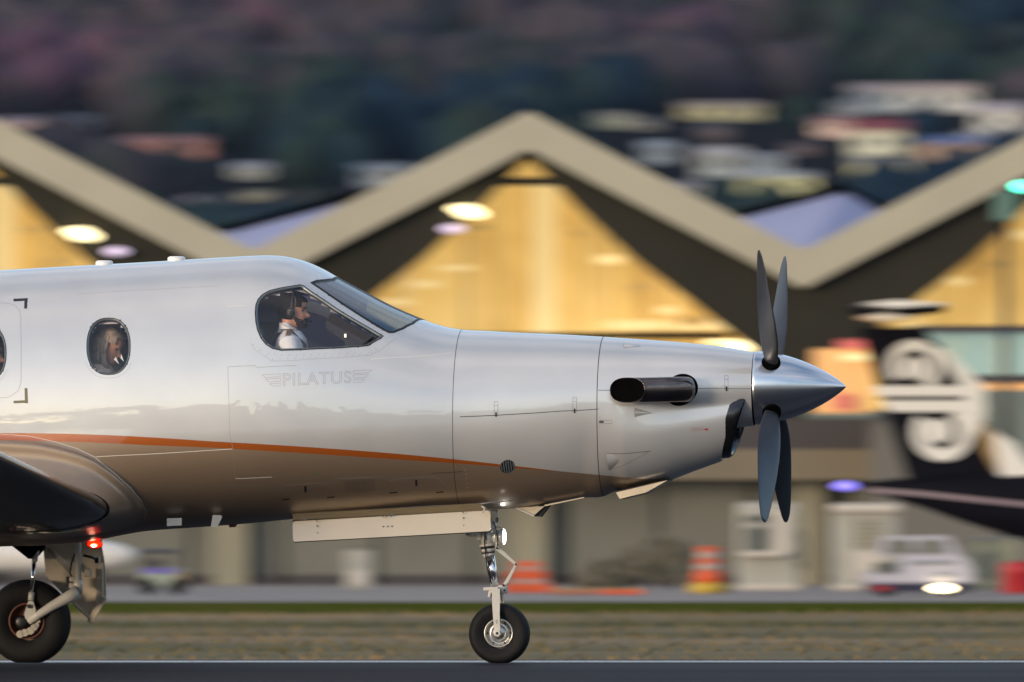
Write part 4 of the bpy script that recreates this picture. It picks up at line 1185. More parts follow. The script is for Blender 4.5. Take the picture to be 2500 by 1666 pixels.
rv.build('rivets', M['rivet'], plane)['kind'] = 'stuff'
rv = MB(); rivets([(1136,1147),(1140,1180),(1146,1212),(1150,1228)], 10.5, .0034); rivets([(1210,1090)], 10)
rv.build('rivets', M['white_metal'], plane)['kind'] = 'stuff'

# latches
def latch(x0, y0, x1, y1, horiz=False):
    b = MB(); strip_mesh(b, surf_px([(x0,y0),(x1,y0),(x1,y1),(x0,y1),(x0,y0)]), .0016, .0012)
    if horiz: strip_mesh(b, surf_px([(x0-1,(y0+y1)/2),(x0+10,(y0+y1)/2)]), .012, .002)
    else:
        strip_mesh(b, surf_px([((x0+x1)/2,y1-9),((x0+x1)/2,y1+2)]), .011, .002); strip_mesh(b, surf_px([(x0,(y0*.72+y1*.28)),(x1,(y0*.72+y1*.28))]), .0014, .0012)
    b.build('latch', M['dark_metal'], plane)
latch(1206.5,981,1215.5,1016); latch(1398.5,970.5,1407.5,1007); latch(1769.5,917,1777.5,953); latch(1464,1026.5,1494,1034.5, True)

# scoops: small triangular ducts let into the cowl
def scoop(pxs, name, depth, m1, m2):
    b = MB(); q = surf_px(pxs); X = np.array([a for a, c in q]); Aa = np.array([c for a, c in q])
    e0 = P(X, Aa, .0012); i = e0.copy()
    return b
def naca(name, a_, b_, c_, dk=.6):
    """a upper rear, b front tip, c lower rear; the rear edge stands proud"""
    q = surf_px([a_, b_, c_]); X = np.array([p_[0] for p_ in q]); Aa = np.array([p_[1] for p_ in q])
    base = P(X, Aa, .0008); top = P(X, Aa, .0008); n_ = N(X, Aa); h = np.linalg.norm(base[0]-base[2])*dk
    m0 = MB()
    up = base[0]+n_[0]*.003; lo = base[2]+n_[2]*.003; tip = base[1]+n_[1]*.0005
    mid = (base[0]+base[2])/2+n_[0]*h
    K = 8
    rows = []
    for i in range(K+1):
        t_ = i/K; A0 = base[0]*(1-t_)+base[1]*t_; C0 = base[2]*(1-t_)+base[1]*t_; row = []
        for j in range(9):
            s_ = j/8; p_ = A0*(1-s_)+C0*s_; bul = math.sin(math.pi*s_)*h*(1-t_)**1.3
            row.append(tuple(p_+n_[0]*bul+n_[0]*.001))
        rows += row
    m0.add(rows, [(i*9+j, i*9+j+1, (i+1)*9+j+1, (i+1)*9+j) for i in range(K) for j in range(8)], True)
    o = m0.build(name, M['paint'], plane)
    s2 = MB(); strip_mesh(s2, [q[0], q[1]], .003, .003); strip_mesh(s2, [q[1], q[2]], .0016, .0016); s2.build('scoop_edge', M['seam'], o)
    s3 = MB(); s3.add([tuple(base[0]+n_[0]*.0015)]+[tuple(base[0]*(1-j/8)+base[2]*(j/8)+n_[0]*(.0015+math.sin(math.pi*j/8)*h)) for j in range(1, 8)]+[tuple(base[2]+n_[2]*.0015)], [list(range(9))]); s3.build('scoop_mouth', M['soot_dark'], o)
    return o
naca('scoop', (1480,1107), (1588,1101), (1487,1148), .16)
naca('scoop', (1549,997), (1589,1009), (1550,1018), .15)
naca('scoop', (1523,839.5), (1563,846), (1523.5,849), .35)
# round slatted vent
cx, ca = onsurf(1238.5, 1139.5)
circ = [(cx+.051*math.cos(t_), ca+.051*math.sin(t_)/float(rad(cx, ca))) for t_ in np.linspace(0, 2*math.pi, 33)[:-1]]
b = MB(); patch_mesh(b, circ, .001, 1, 3, .01); vt = b.build('round_vent', M['soot_dark'], plane)
for i in range(6):
    u = -.042+i*.0168; hh = math.sqrt(max(0, .048**2-u*u))
    rr_ = float(rad(cx, ca)); b = MB(); strip_mesh(b, [(cx+u-.0006*i, ca-hh/rr_), (cx+u+.004, ca+hh/rr_)], .0085, .004); b.build('slat', M['seal_grey'], vt)
b = MB(); strip_mesh(b, circ, .003, .0018, True); b.build('vent_rim', M['rivet'], vt)
# belly access panels
def arcpanel(pxs): seam('access_panel_ridge', pxs, .0036, M['seam_soft'])
def c8(x, y): return (500+x*.2975, 1050+y*.2975)
arcpanel([c8(620,520), c8(640,480), c8(675,455), c8(800,446), c8(965,434), c8(1020,455), c8(1062,492)])
arcpanel([c8(1507,440), c8(1530,415), c8(1575,400), c8(1720,392), c8(1870,383), c8(1925,402), c8(1965,445)])
seam('access_panel_ridge', [c8(1095,400), c8(1250,393), c8(1410,383)], .0036, M['seam_soft'])
seam('panel_seam', [c8(1860,357), c8(2115,343)], .003, M['seam'])
bars('latch', [[c8(815,462), c8(835,461), c8(837,511), c8(818,512)]], M['black_dec']); bars('latch', [[c8(1726,411), c8(1743,410), c8(1745,459), c8(1728,460)]], M['black_dec'])
for q in ([c8(633,568), c8(695,562), c8(696,573), c8(634,576)], [c8(1001,550), c8(1062,545), c8(1063,555), c8(1002,559)], [c8(1514,512), c8(1578,506), c8(1579,517), c8(1515,521)], [c8(1898,510), c8(1958,503), c8(1960,512), c8(1900,518)]):
    bars('handle', [q], M['black_dec'])
lv_ = MB()
for i in range(17): strip_mesh(lv_, surf_px([c8(1150+i*14.6,425-i*.8), c8(1158+i*14.6,515-i*.8)]), .0016, .001)
lv_.build('louvre_slots', M['seam'], plane)
lv_ = MB()
for i in range(13): strip_mesh(lv_, surf_px([c8(1155+i*19,412-i*1.), c8(1157+i*19,424-i*1.)]), .0022, .0012)
lv_.build('louvre_lips', M['rivet'], plane)
# placard with two unreadable lines, green dot
pl_ = MB()
for r_ in range(2):
    for i in range(22):
        if (i*7+r_*3) % 5 == 0: continue
        x0 = 862+i*6.3+r_*12; y0 = 488-i*.5+r_*9
        if r_ and i > 17: continue
        strip_mesh(pl_, surf_px([c8(x0,y0), c8(x0+4,y0-.3)]), .0012, .001)
pl_.build('placard', M['black_dec'], plane)
gx, ga = onsurf(771.6, 1157.7); b = MB(); patch_mesh(b, [(gx+.008*math.cos(t_), ga+.008*math.sin(t_)) for t_ in np.linspace(0, 6.28, 17)[:-1]], .0012, 1, 2, .01); b.build('green_dot', M['greenpaint'], plane)
# red arrow and two small lines on the intake
pl_ = MB()
for r_, y0 in ((0,1046.5),(1,1051.5)):
    for i in range(10): strip_mesh(pl_, surf_px([(1688+i*2.7,y0-i*.12),(1690+i*2.7,y0-.1-i*.12)]), .0028, .001)
pl_.build('placard', M['redpaint'], plane)
bars('red_arrow', [[(1717,1047.6),(1724,1047.4),(1724,1049.6),(1717,1049.8)], [(1723,1045),(1731,1048.4),(1723,1052)]], M['redpaint'])

# maker's wordmark in outline, with winged bars
def c2(x, y): return (600+x*.23374, 600+y*.23374)
wm_ = MB()
for q in ([(170,1350),(360,1340),(360,1370),(205,1379)], [(207,1396),(360,1388),(360,1418),(240,1426)], [(250,1444),(360,1437),(360,1465),(280,1468)],
          [(1125,1307),(1318,1298),(1285,1328),(1125,1336)], [(1125,1352),(1280,1344),(1255,1377),(1125,1383)], [(1128,1402),(1243,1395),(1218,1425),(1130,1430)]):
    q = surf_px([c2(*p_) for p_ in q]); strip_mesh(wm_, q+[q[0]], .0019, .0009)
fc = bpy.data.curves.new('wordmark_font', 'FONT'); fc.body = 'PILATUS'; fc.size = 1.; fc.offset = .055; fc.fill_mode = 'NONE'; fc.space_character = 1.1; fc.resolution_u = 6
fo = bpy.data.objects.new('wordmark_font', fc); C.objects.link(fo); bpy.context.view_layer.update()
dg = bpy.context.evaluated_depsgraph_get(); fm = bpy.data.meshes.new_from_object(fo.evaluated_get(dg))
FV = [v.co.copy() for v in fm.vertices]; FE = [tuple(e_.vertices) for e_ in fm.edges]
bpy.data.objects.remove(fo); bpy.data.meshes.remove(fm); bpy.data.curves.remove(fc)
fx0, fx1 = min(v.x for v in FV), max(v.x for v in FV); fy0, fy1 = min(v.y for v in FV), max(v.y for v in FV)
SP = []
for v in FV:
    u = (v.x-fx0)/(fx1-fx0); h_ = (v.y-fy0)/(fy1-fy0)
    bx, by = 392+u*(1100-392), 1464+u*(1434-1464); SP.append(onsurf(*c2(bx-h_*2, by-h_*(128-4*u))))
for a_, c_ in FE: strip_mesh(wm_, [SP[a_], SP[c_]], .0019, .0009, step=.05)
wm_.build('wordmark', M['logo'], plane)

# roof antennas
for x0, x1, y0, y1 in ((233,276,637,646),(409,453,626,637)):
    a_ = inv(x0, y1, 0); c_ = inv(x1, y1-2, 0); zt = inv(x0, y0, 0)[1]; xm = (a_[0]+c_[0])/2; r_ = (c_[0]-a_[0])/2
    b = MB(); zb = float(ztf(xm)); th = .028
    b.lathe([(0,zb+th),(r_*.75,zb+th*.96),(r_*.95,zb+th*.7),(r_,zb+th*.3),(r_*.96,zb-.02)], (xm, 0, 0), 'Z', 32); b.build('antenna', M['antwhite'], plane)

# --- exhaust stacks
def exhaust(side):
    s_ = side
    x, a = onsurf(1664, 951.5); c = P(np.array([x]), np.array([a]))[0]; n_ = N(np.array([x]), np.array([a]))[0]
    rr_ = float(rad(x, a))
    circ = [(x+.113*math.cos(t_), a+.113*math.sin(t_)/rr_) for t_ in np.linspace(0, 2*math.pi, 49)[:-1]]
    b = MB(); patch_mesh(b, circ, .0018, s_, 5, .02); rec = b.build('exhaust_recess', M['soot_dark'], plane)
    # stack: leaves the hole outward, bends aft, mouth cut obliquely
    y0 = -abs(c[1])
    P0_ = L3(1664, 951, y0)
    pts = []
    zc_ = c[2]
    ctr = [Vector((x+.0, y0+.07, zc_)), Vector((x+.035, y0-.02, zc_)), Vector((x+.030, y0-.10, zc_+.0)), Vector((x-.045, y0-.165, zc_-.001)), Vector((x-.15, y0-.195, zc_-.004)), Vector((x-.26, y0-.215, zc_-.006)), Vector((x-.40, y0-.235, zc_-.006)), Vector((x-.50, y0-.245, zc_-.006))]
    # smooth the path
    path = []
    for i in range(len(ctr)-1):
        p0 = ctr[max(i-1, 0)]; p1 = ctr[i]; p2 = ctr[i+1]; p3 = ctr[min(i+2, len(ctr)-1)]
        for j in range(6):
            t_ = j/6; path.append(.5*((2*p1)+(p2-p0)*t_+(2*p0-5*p1+4*p2-p3)*t_*t_+(3*p1-p0-3*p2+p3)*t_**3))
    path.append(ctr[-1])
    seg = 32; vs = []; n = len(path)
    for i, p_ in enumerate(path):
        d = (path[min(i+1, n-1)]-path[max(i-1, 0)]).normalized(); up = Vector((0,0,1)); sd2 = d.cross(up).normalized()
        for k in range(seg):
            t_ = 2*math.pi*k/seg; ry = .088; rw = .062
            cz = math.copysign(abs(math.cos(t_))**.85, math.cos(t_)); sz = math.copysign(abs(math.sin(t_))**.85, math.sin(t_))
            q = p_+up*(ry*cz)+sd2*(rw*sz)
            # oblique mouth: the outer (camera) side is cut back
            if i > n-20:
                lim = x-.455+max(0, (-(q.y-(y0-.30)))*0)
                out_ = (q-p_).dot(Vector((0,-1,0)))/rw
                xl_ = x-.355+.130*out_
                if q.x < xl_: q.x = xl_
            vs.append(q)
    if s_ < 0: vs = [Vector((v.x, -v.y, v.z)) for v in vs]
    fs = [(i*seg+k, i*seg+(k+1) % seg, (i+1)*seg+(k+1) % seg, (i+1)*seg+k) for i in range(n-1) for k in range(seg)]
    b = MB(); b.add(vs, fs, True); o = b.build('exhaust_stack', M['blackglass'], plane)
    o.data.materials.append(M['soot_dark']); md = o.modifiers.new('wall', 'SOLIDIFY'); md.thickness = .003; md.offset = -1; md.material_offset = 1
    b = MB()
    # black throat plane just inside the mouth
    cen = sum(vs[-seg:], Vector())/seg
    ringv = [cen+(v-cen)*.93+Vector((.012,0,0)) for v in vs[-seg:]]
    b.add([sum(ringv, Vector())/seg+Vector((.03,0,0))]+ringv, [(0, 1+k, 1+(k+1) % seg) for k in range(seg)]); b.build('throat', M['soot_dark'], o)
exhaust(1); exhaust(-1)

# --- chin air intake lip
def lip_ring(x, dz, grow):
    pts = []
    for t_ in np.linspace(0, 2*math.pi, 49)[:-1]:
        lt, lb, lw = float(lb_t(x)), float(lb_b(x)), float(lb_w(x))
        zc__ = (lt+lb)/2; lh = (lt-lb)/2
        zz = zc__+(lh+grow)*math.cos(t_); xx = x+(zz-ZLIP)*.30
        pts.append((xx+dz, -(lw+grow)*math.sin(t_), zz))
    return pts
xi = XLIP; vs = []
for dx_, gr in ((-.045,.004),(.0,.006),(.035,.002),(.052,-.010),(.045,-.028),(.0,-.046),(-.10,-.06)): vs += lip_ring(xi, dx_, gr)
b = MB(); n = 48; b.add(vs, [(j*n+k, j*n+(k+1) % n, (j+1)*n+(k+1) % n, (j+1)*n+k) for j in range(6) for k in range(n)], True)
il = b.build('intake_lip', mat('polished_black_lip', (.06,.06,.065), .14, .9), plane)
r_ = lip_ring(xi, -.08, -.055); MB().add([tuple(np.mean(r_, 0))]+r_, [(0, 1+k, 1+(k+1) % n) for k in range(n)]).build('intake_duct', M['soot_dark'], il)

# --- spinner and propeller
sa = Vector((xe_, 0, float(zwf(xe_)))); tip = L3(2066, 944.5, 0)
axis = (tip-sa).normalized(); u_ = Vector((0,1,0)); v_ = axis.cross(u_).normalized()
Ls = (tip-sa).length; R0 = .258
def lathe_axis(b, prof, seg=64):
    vs = []
    for r, h in prof:
        for k in range(seg): t_ = 2*math.pi*k/seg; vs.append(sa+axis*h+(u_*math.cos(t_)+v_*math.sin(t_))*r)
    b.add(vs, [(i*seg+k, i*seg+(k+1) % seg, (i+1)*seg+(k+1) % seg, (i+1)*seg+k) for i in range(len(prof)-1) for k in range(seg)], True); return b
prp = lathe_axis(MB(), [(.05,.0),(R0*.9,.0),(R0*.97,.001),(R0*.97,.012)]).build('propeller', M['black'], plane)
prof = [(R0*(1-(h)**1.75)**.86, .012+h*(Ls-.012)) for h in np.linspace(0, .995, 40)]+[(0, Ls)]
prof = [(R0*.985, .006)]+prof
lathe_axis(MB(), prof).build('spinner', M['spinner'], prp)
bx_ = MB(); lathe_axis(bx_, [(R0*.992, .009),(R0*.9965, .014),(R0*.992, .019)]).build('spinner_band', M['dark_metal'], prp)
hub = sa+axis*.135
def blade(k):
    th = math.pi/4+k*math.pi/2
    e_r = (v_*math.cos(th)*-1+u_*math.sin(th)); e_r = (Vector((0,0,1))*math.cos(th)+u_*math.sin(th)).normalized(); e_r = (e_r-axis*e_r.dot(axis)).normalized()
    e_t = axis.cross(e_r)
    rs = [.10,.17,.23,.30,.40,.52,.66,.82,.98,1.12,1.22,1.29,1.325]
    ch = [.09,.09,.10,.125,.165,.195,.21,.205,.185,.155,.125,.085,.03]
    tw = [62,62,60,57,52,47,42,37,33,30,28,27,26]; thk = [.85,.8,.5,.3,.2,.15,.12,.10,.09,.08,.08,.08,.1]
    vs = []; sg = 20
    for r, c, tt, tk in zip(rs, ch, tw, thk):
        cd = (e_t*math.cos(R(tt))+axis*math.sin(R(tt))); nd = cd.cross(e_r)
        for i in range(sg):
            a_ = 2*math.pi*i/sg; vs.append(hub+e_r*r+cd*(c/2*math.cos(a_))+nd*(c*tk/2*math.sin(a_)))
    b = MB(); b.add(vs, [(j*sg+i, j*sg+(i+1) % sg, (j+1)*sg+(i+1) % sg, (j+1)*sg+i) for j in range(len(rs)-1) for i in range(sg)]+[[(len(rs)-1)*sg+i for i in range(sg)]], True)
    b.build('blade', M['blade'], prp)
    b = MB(); rr_ = R0*.80; 
    b.cone(hub+e_r*(rr_), hub+e_r*(rr_+.052), .066, .066, 24); b.build('blade_boot', M['soot_dark'], prp)
for k in range(4): blade(k)

for c_ in CAB:  # shades added to block the amber glow through the far windows
    b = MB(); cc = np.array(c_).mean(0); patch_mesh(b, [(cc[0]+(x_-cc[0])*1.1, cc[1]+(a_-cc[1])*1.1) for x_, a_ in c_], -.03, -1, 6, .03); b.build('added_shade', M['panelnavy'], plane)

# --- belly details
def slab(name, pxs, y0, y1, m, parent=None):
    b = MB(); q = [inv(a_, c_, (y0+y1)/2) for a_, c_ in pxs]; b.prism(q, y0, y1); return b.build(name, m, parent or plane)
slab('ventral_antenna', [(408,1266),(444,1265),(444,1283),(408,1285)], -.47, -.45, M['white_metal'])
slab('ventral_antenna', [(520,1258),(539,1258),(543,1262),(531,1288),(515,1287)], -.44, -.42, M['white_metal'])
slab('drain_mast', [(561,1281),(577,1280),(574,1287),(562,1288)], -.05, .05, mat('dark_red_plastic', (.25,.01,.015), .4))
# oil cooler flap and little fairing under the cowl
fl = slab('outlet_flap', [(1511,1203),(1637,1173),(1584,1203),(1520,1218.5)], -.20, .20, M['cream'])
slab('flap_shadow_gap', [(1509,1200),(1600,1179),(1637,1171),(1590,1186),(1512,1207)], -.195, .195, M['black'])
fa = slab('belly_fairing', [(1345,1232),(1322,1262),(1305,1261),(1300,1256),(1318,1234)], -.06, .06, M['black'])
slab('fairing_plate', [(1262,1240),(1304,1259),(1330,1236)], -.09, -.065, M['cream'], fa)
slab('drain_pipe', [(1258,1241),(1262,1240),(1305,1259),(1303,1262)], -.12, -.10, M['white_metal'], fa)
slab('drain_strip', [(1330,1233),(1425,1214),(1427,1216),(1330,1236.5)], -.16, -.13, M['cream'])
b = MB(); q = L3(1227.5, 1232, -.36); b.ball(q, (.016,.01,.010), 12, 8); b.build('taxi_lamp', M['taxilamp'], plane)
b = MB(); b.tube([L3(1176,1236,-.35), L3(1182,1240,-.36), L3(1183,1246,-.36), L3(1178,1252,-.36)], .006, 8); b.build('hook_pipe', M['white_metal'], plane)
b = MB(); b.tube([L3(1160,1232,-.37), L3(1195,1228,-.37), L3(1255,1222,-.37)], [.004,.006,.002], 8); b.build('hinge_strip', M['rivet'], plane)

# --- nose gear bay doors
def door(name, c4, y_top, y_bot, th, m):
    b = MB(); tl_, tr_, br_, bl_ = c4
    vs = [L3(*tl_, y_top), L3(*tr_, y_top), L3(*br_, y_bot), L3(*bl_, y_bot)]
    n_ = (vs[1]-vs[0]).cross(vs[3]-vs[0]).normalized(); n_ = n_ if n_.y < 0 else -n_
    # rounded corners
    def lerp(a_, c_, t_): return a_*(1-t_)+c_*t_
    ol = []
    for i in range(4):
        p_ = vs[i]; pr = vs[i-1]; nx_ = vs[(i+1) % 4]; r_ = .022
        a_ = p_+(pr-p_).normalized()*r_; c_ = p_+(nx_-p_).normalized()*r_
        for t_ in (0,.33,.66,1): ol.append((a_*(1-t_)**2+p_*2*t_*(1-t_)+c_*t_*t_))
    n = len(ol); vv = [o_+n_*th/2 for o_ in ol]+[o_-n_*th/2 for o_ in ol]
    b.add(vv, [list(range(n)), [n+i for i in range(n)][::-1]]+[(i, n+i, n+(i+1) % n, (i+1) % n) for i in range(n)])
    return b.build(name, m, plane), vs, n_
M['doorm'] = mat('gear_door_cream_gloss', (.72,.60,.42), .22, noise=.06, nscale=3, coat=1., coat_rough=.03, coat_ior=1.8)
d1, dv, dn = door('nose_gear_door', [(714,1274),(1196,1247),(1199,1297.5),(716,1324.5)], -.255, -.300, .012, M['doorm'])
def door_px(x, y):
    """point on the door from crop pixels"""
    px_, py_ = c8(x, y); t_ = (py_-1250)/75; return L3(px_, py_, -.275)+dn*.02
rv2 = MB()
for (x, y) in ((920,748),(924,790),(929,850),(1465,797),(1503,796),(1538,795),(1490,712),(1533,711),(1465,713),(2121,682),(2123,725),(2127,788)):
    c = door_px(x, y); rv2.cone(c-dn*.012, c-dn*.0, .0055, .004, 10)
rv2.build('fasteners', M['rivet'], d1)
c = door_px(2275, 823); MB().box(c-dn*.012, (.10,.004,.009), Matrix.Rotation(R(3.3), 3, 'Y').inverted()).build('hinge_slot', M['cream'], d1)
d2, dv2, dn2 = door('nose_gear_door', [(714,1267),(1196,1241),(1199,1290),(716,1317)], .255, .300, .012, M['doorm'])
# bay edge above the door
be = MB(); q0 = [L3(714,1255.5,-.30), L3(1176,1230.5,-.335), L3(1192,1246,-.262), L3(716,1270,-.262)]
be.add(q0+[v+Vector((0,.02,.006)) for v in q0], [(0,1,2,3),(7,6,5,4),(0,4,5,1),(1,5,6,2),(2,6,7,3),(3,7,4,0)]); be.build('bay_edge_panel', mat('bay_edge_olive', (.30,.24,.15), .35, coat=.6), plane)
rv3 = MB()
for i in range(17):
    c = L3(c8(748+i*18,696-i*.7)[0], c8(748,696-i*.7)[1], -.30); rv3.box(c+Vector((0,-.004,0)), (.009,.003,.003))
for i in range(18):
    c = L3(c8(1600+i*20,643-i*1.4)[0], c8(1600,643-i*1.4)[1]-.5, -.33); rv3.box(c+Vector((0,-.004,0)), (.010,.003,.003))
rv3.build('piano_hinge', M['rivet'], plane)

# --- nose gear
def c7(x, y, yl=0.): return L3(1050+x*.2973, 1200+y*.2973, yl)
ng = MB(); ng.cone(c7(528,150), c7(528,262), .024, .026, 20); 
ng.cone(c7(465,335), c7(470,440), .046, .042, 28); ng.cone(c7(500,240), c7(462,345), .05, .046, 24)
ns_ = ng.build('nose_gear_strut', M['white_metal'], plane)
MB().cone(c7(470,433), c7(472,452), .056, .056, 28).build('collar', M['white_metal'], ns_)
MB().cone(c7(472,452), c7(474,470), .050, .050, 28).build('collar', M['black'], ns_)
MB().cone(c7(474,470), c7(477,498), .046, .045, 28).build('collar', M['white_metal'], ns_)
MB().cone(c7(477,498), c7(478,508), .049, .049, 28).build('collar', M['dark_metal'], ns_)
MB().cone(c7(479,508), c7(487,535), .043, .041, 28).build('collar', M['white_metal'], ns_)
b = MB(); b.cone(c7(494,530), c7(531,775), .0315, .0300, 32); b.build('piston', M['chrome'], ns_)
b = MB(); b.cbox(c7(520,800), (.135,.10,.026), .008, Matrix.Rotation(R(-3),3,'Y')); b.cbox(c7(598,805), (.062,.085,.060), .012); b.cbox(c7(497,835), (.022,.09,.065), .006, Matrix.Rotation(R(14),3,'Y')); b.build('fork_head', M['white_metal'], ns_)
for q, r_ in (((530,790),.008),((604,772),.009),((612,812),.008)):
    c = c7(*q, -.05); MB().cone(c, c-Vector((0,.008,0)), r_, r_, 12).build('bolt', M['dark_metal'], ns_)
for sy_ in (-1, 1):
    b = MB(); yy = sy_*.105
    def fl_(x, y, yy_): return c7(x, y, yy_)
    a_ = [(508,800),(575,800),(575,900),(572,1000),(578,1140),(560,1172),(528,1150),(516,1000),(510,900)]
    q = [inv(1050+x*.2973, 1200+y*.2973, -.105) for x, y in a_]
    b.prism(q, yy-.012, yy+.012); b.build('fork_leg', M['white_metal'], ns_)
    b = MB(); b.box((inv(1211,1440,0)[0], sy_*.07, inv(1211,1440,0)[1]), (.05,.09,.04)); b.build('fork_shoulder', M['white_metal'], ns_)
WC = Vector((inv(1219.5,1546,0)[0], 0, inv(1219.5,1546,0)[1])); RT = WC.z
ty = MB(); w2 = .078
prof = [(.105,-w2*.72),(.125,-w2*.86),(.155,-w2*.98),(.185,-w2),(RT*.905,-w2*.90),(RT*.965,-w2*.68),(RT*.99,-w2*.42),(RT,-w2*.22)]
for gx_ in (-.018,.018): pass
prof = prof+[(RT,-.024),(RT-.006,-.022),(RT-.006,-.017),(RT,-.015),(RT,.015),(RT-.006,.017),(RT-.006,.022),(RT,.024)]+[(r, -h) for r, h in prof[::-1]]
ty.lathe(prof, (0,0,0), 'Y', 96)
for i, v in enumerate(ty.v):   # the tyre flattens a little on the runway
    if v[2] < -RT+.006: ty.v[i] = (v[0], v[1], -RT+.006)
ty.build('tyre', M['rubber'], ns_, WC+Vector((0,0,-.004)))
rm_ = MB(); rm_.lathe([(.104,-w2*.72),(.101,-w2*.80),(.095,-w2*.80),(.090,-w2*.70),(.086,-w2*.45),(.070,-w2*.35),(.052,-w2*.42),(.044,-w2*.66),(.020,-w2*.72),(.0,-w2*.72)], (0,0,0), 'Y', 64)
rm_.lathe([(.104,w2*.72),(.095,w2*.8),(.086,w2*.45),(.052,w2*.4),(.02,w2*.7),(0,w2*.7)], (0,0,0), 'Y', 64)
rim = rm_.build('rim', M['alu'], ns_, WC)
b = MB()
for k in range(6):
    t_ = k*math.pi/3; b.cone((.078*math.cos(t_), -w2*.40, .078*math.sin(t_)), (.078*math.cos(t_), -w2*.52, .078*math.sin(t_)), .006, .006, 8)
b.build('rim_bolts', M['dark_metal'], ns_, WC)['kind'] = 'stuff'
ac = c7(552,1166,-.12); b = MB(); b.cone(ac+Vector((0,.02,0)), ac-Vector((0,.012,0)), .026, .024, 6); b.build('axle_nut', M['white_metal'], ns_)
MB().cone(ac-Vector((0,.010,0)), ac-Vector((0,.0135,0)), .010, .010, 16).build('axle_bore', M['black'], ns_)
MB().cone((WC.x,-.12,WC.z), (WC.x,.12,WC.z), .014, .014, 16).build('axle', M['alu'], ns_)
for i, (y_, wd_) in enumerate(((1065,.020),(1076,.012),(1085,.007))): MB().box(c7(547,y_,-.1185), (wd_,.002,.0022)).build('ground_symbol', M['black_dec'], ns_)
MB().box(c7(547,1058,-.1185), (.0022,.002,.008)).build('ground_symbol', M['black_dec'], ns_)
# torque links (paired arms)
def link_arm(p0, p1, r0, r1, name='torque_link'):
    b = MB(); d = (p1-p0).normalized(); up = Vector((0,1,0)).cross(d).normalized()
    for sy_ in (-1, 1):
        q = [p0+up*r0, p1+up*r1, p1-up*r1, p0-up*r0]; y = Vector((0, sy_*.022, 0)); t_ = Vector((0,.006,0))
        b.add([v+y-t_ for v in q]+[v+y+t_ for v in q], [(0,1,2,3),(7,6,5,4),(0,4,5,1),(1,5,6,2),(2,6,7,3),(3,7,4,0)])
    b.cone(p0-Vector((0,.035,0)), p0+Vector((0,.035,0)), r0, r0, 14); b.cone(p1-Vector((0,.032,0)), p1+Vector((0,.032,0)), r1*1.3, r1*1.3, 14)
    return b.build(name, M['white_metal'], ns_)
link_arm(c7(556,470), c7(705,598), .014, .0065); link_arm(c7(618,765), c7(707,600), .012, .0060)
for q in ((551,468),(705,598)): c = c7(*q, -.036); MB().cone(c, c-Vector((0,.006,0)), .007, .007, 12).build('bolt', M['dark_metal'], ns_)
# lamp bracket and landing light
b = MB(); b.cbox(c7(545,285), (.075,.05,.012), .004, Matrix.Rotation(R(12),3,'Y')); b.cbox(c7(550,400), (.020,.04,.135), .006); b.cbox(c7(515,350), (.05,.03,.12), .006); b.build('lamp_bracket', M['white_metal'], ns_)
b = MB(); b.tube([c7(548,250,-.02), c7(560,232,-.03), c7(553,218,-.03), c7(540,228,-.02)], .004, 8); b.build('cable', M['black'], ns_)
lc_ = c7(596,374)
b = MB(); b.lathe([(.02,-.055),(.045,-.045),(.058,-.012),(.060,.004),(.056,.008)], (0,0,0), 'X', 32); lh_ = b.build('landing_light', M['white_metal'], ns_, lc_)
b = MB(); b.lathe([(.055,.008),(.050,.014),(.035,.020),(.0,.024)], (0,0,0), 'X', 32); b.build('lens', M['lampwhite'], ns_, lc_)
b = MB(); q = [inv(1050+x*.2973, 1200+y*.2973, 0) for x, y in ((300,345),(420,340),(420,400),(395,395),(340,360))]; b.prism(q, -.03, -.005); b.build('drag_brace_lug', M['white_metal'], ns_)
c = c7(372,368,-.03); MB().cone(c, c-Vector((0,.006,0)), .012, .012, 14).build('bolt', M['alu'], ns_)
# anchor-like mark on the housing
am2 = MB()
c = c7(457,380,-.047); am2.box(c, (.003,.002,.026)); am2.box(c+Vector((0,0,.006)), (.016,.002,.003)); am2.box(c+Vector((0,0,-.012)), (.016,.002,.003)); am2.box(c+Vector((-.008,0,-.008)), (.003,.002,.008)); am2.box(c+Vector((.008,0,-.008)), (.003,.002,.008))
am2.build('anchor_mark', M['black_dec'], ns_)
b = MB(); b.tube([c7(585,850,-.03), c7(590,880,-.03), c7(588,905,-.02)], .007, 8); b.build('hose', M['cream'], ns_)

for pth, r_, m_ in (([(452,345),(446,420),(455,500),(470,640),(505,760)],.0045,'black'), ([(520,250),(548,330),(556,430),(545,470)],.0035,'black'), ([(575,800),(592,900),(588,1010),(565,1120)],.0035,'dark_metal')):
    MB().tube([c7(x, y, -.055) for x, y in pth], r_, 8).build('hose', M[m_], ns_)
MB().tube([c7(300,350,.02), c7(360,372,.0), c7(430,395,.0)], .010, 10).build('drag_link', M['white_metal'], ns_)
eb = MB(); eb.tube([L3(719,1324,-.303), L3(960,1311,-.303), L3(1196,1298,-.303)], .004, 6); eb.build('rubber_seal', M['black'], d1)
for x in (745, 960, 1170):
    c = L3(x, 1271-(x-714)*.056, -.258); MB().cbox(c+Vector((0,-.006,.004)), (.030,.014,.012), .003).build('hinge', M['rivet'], d1)

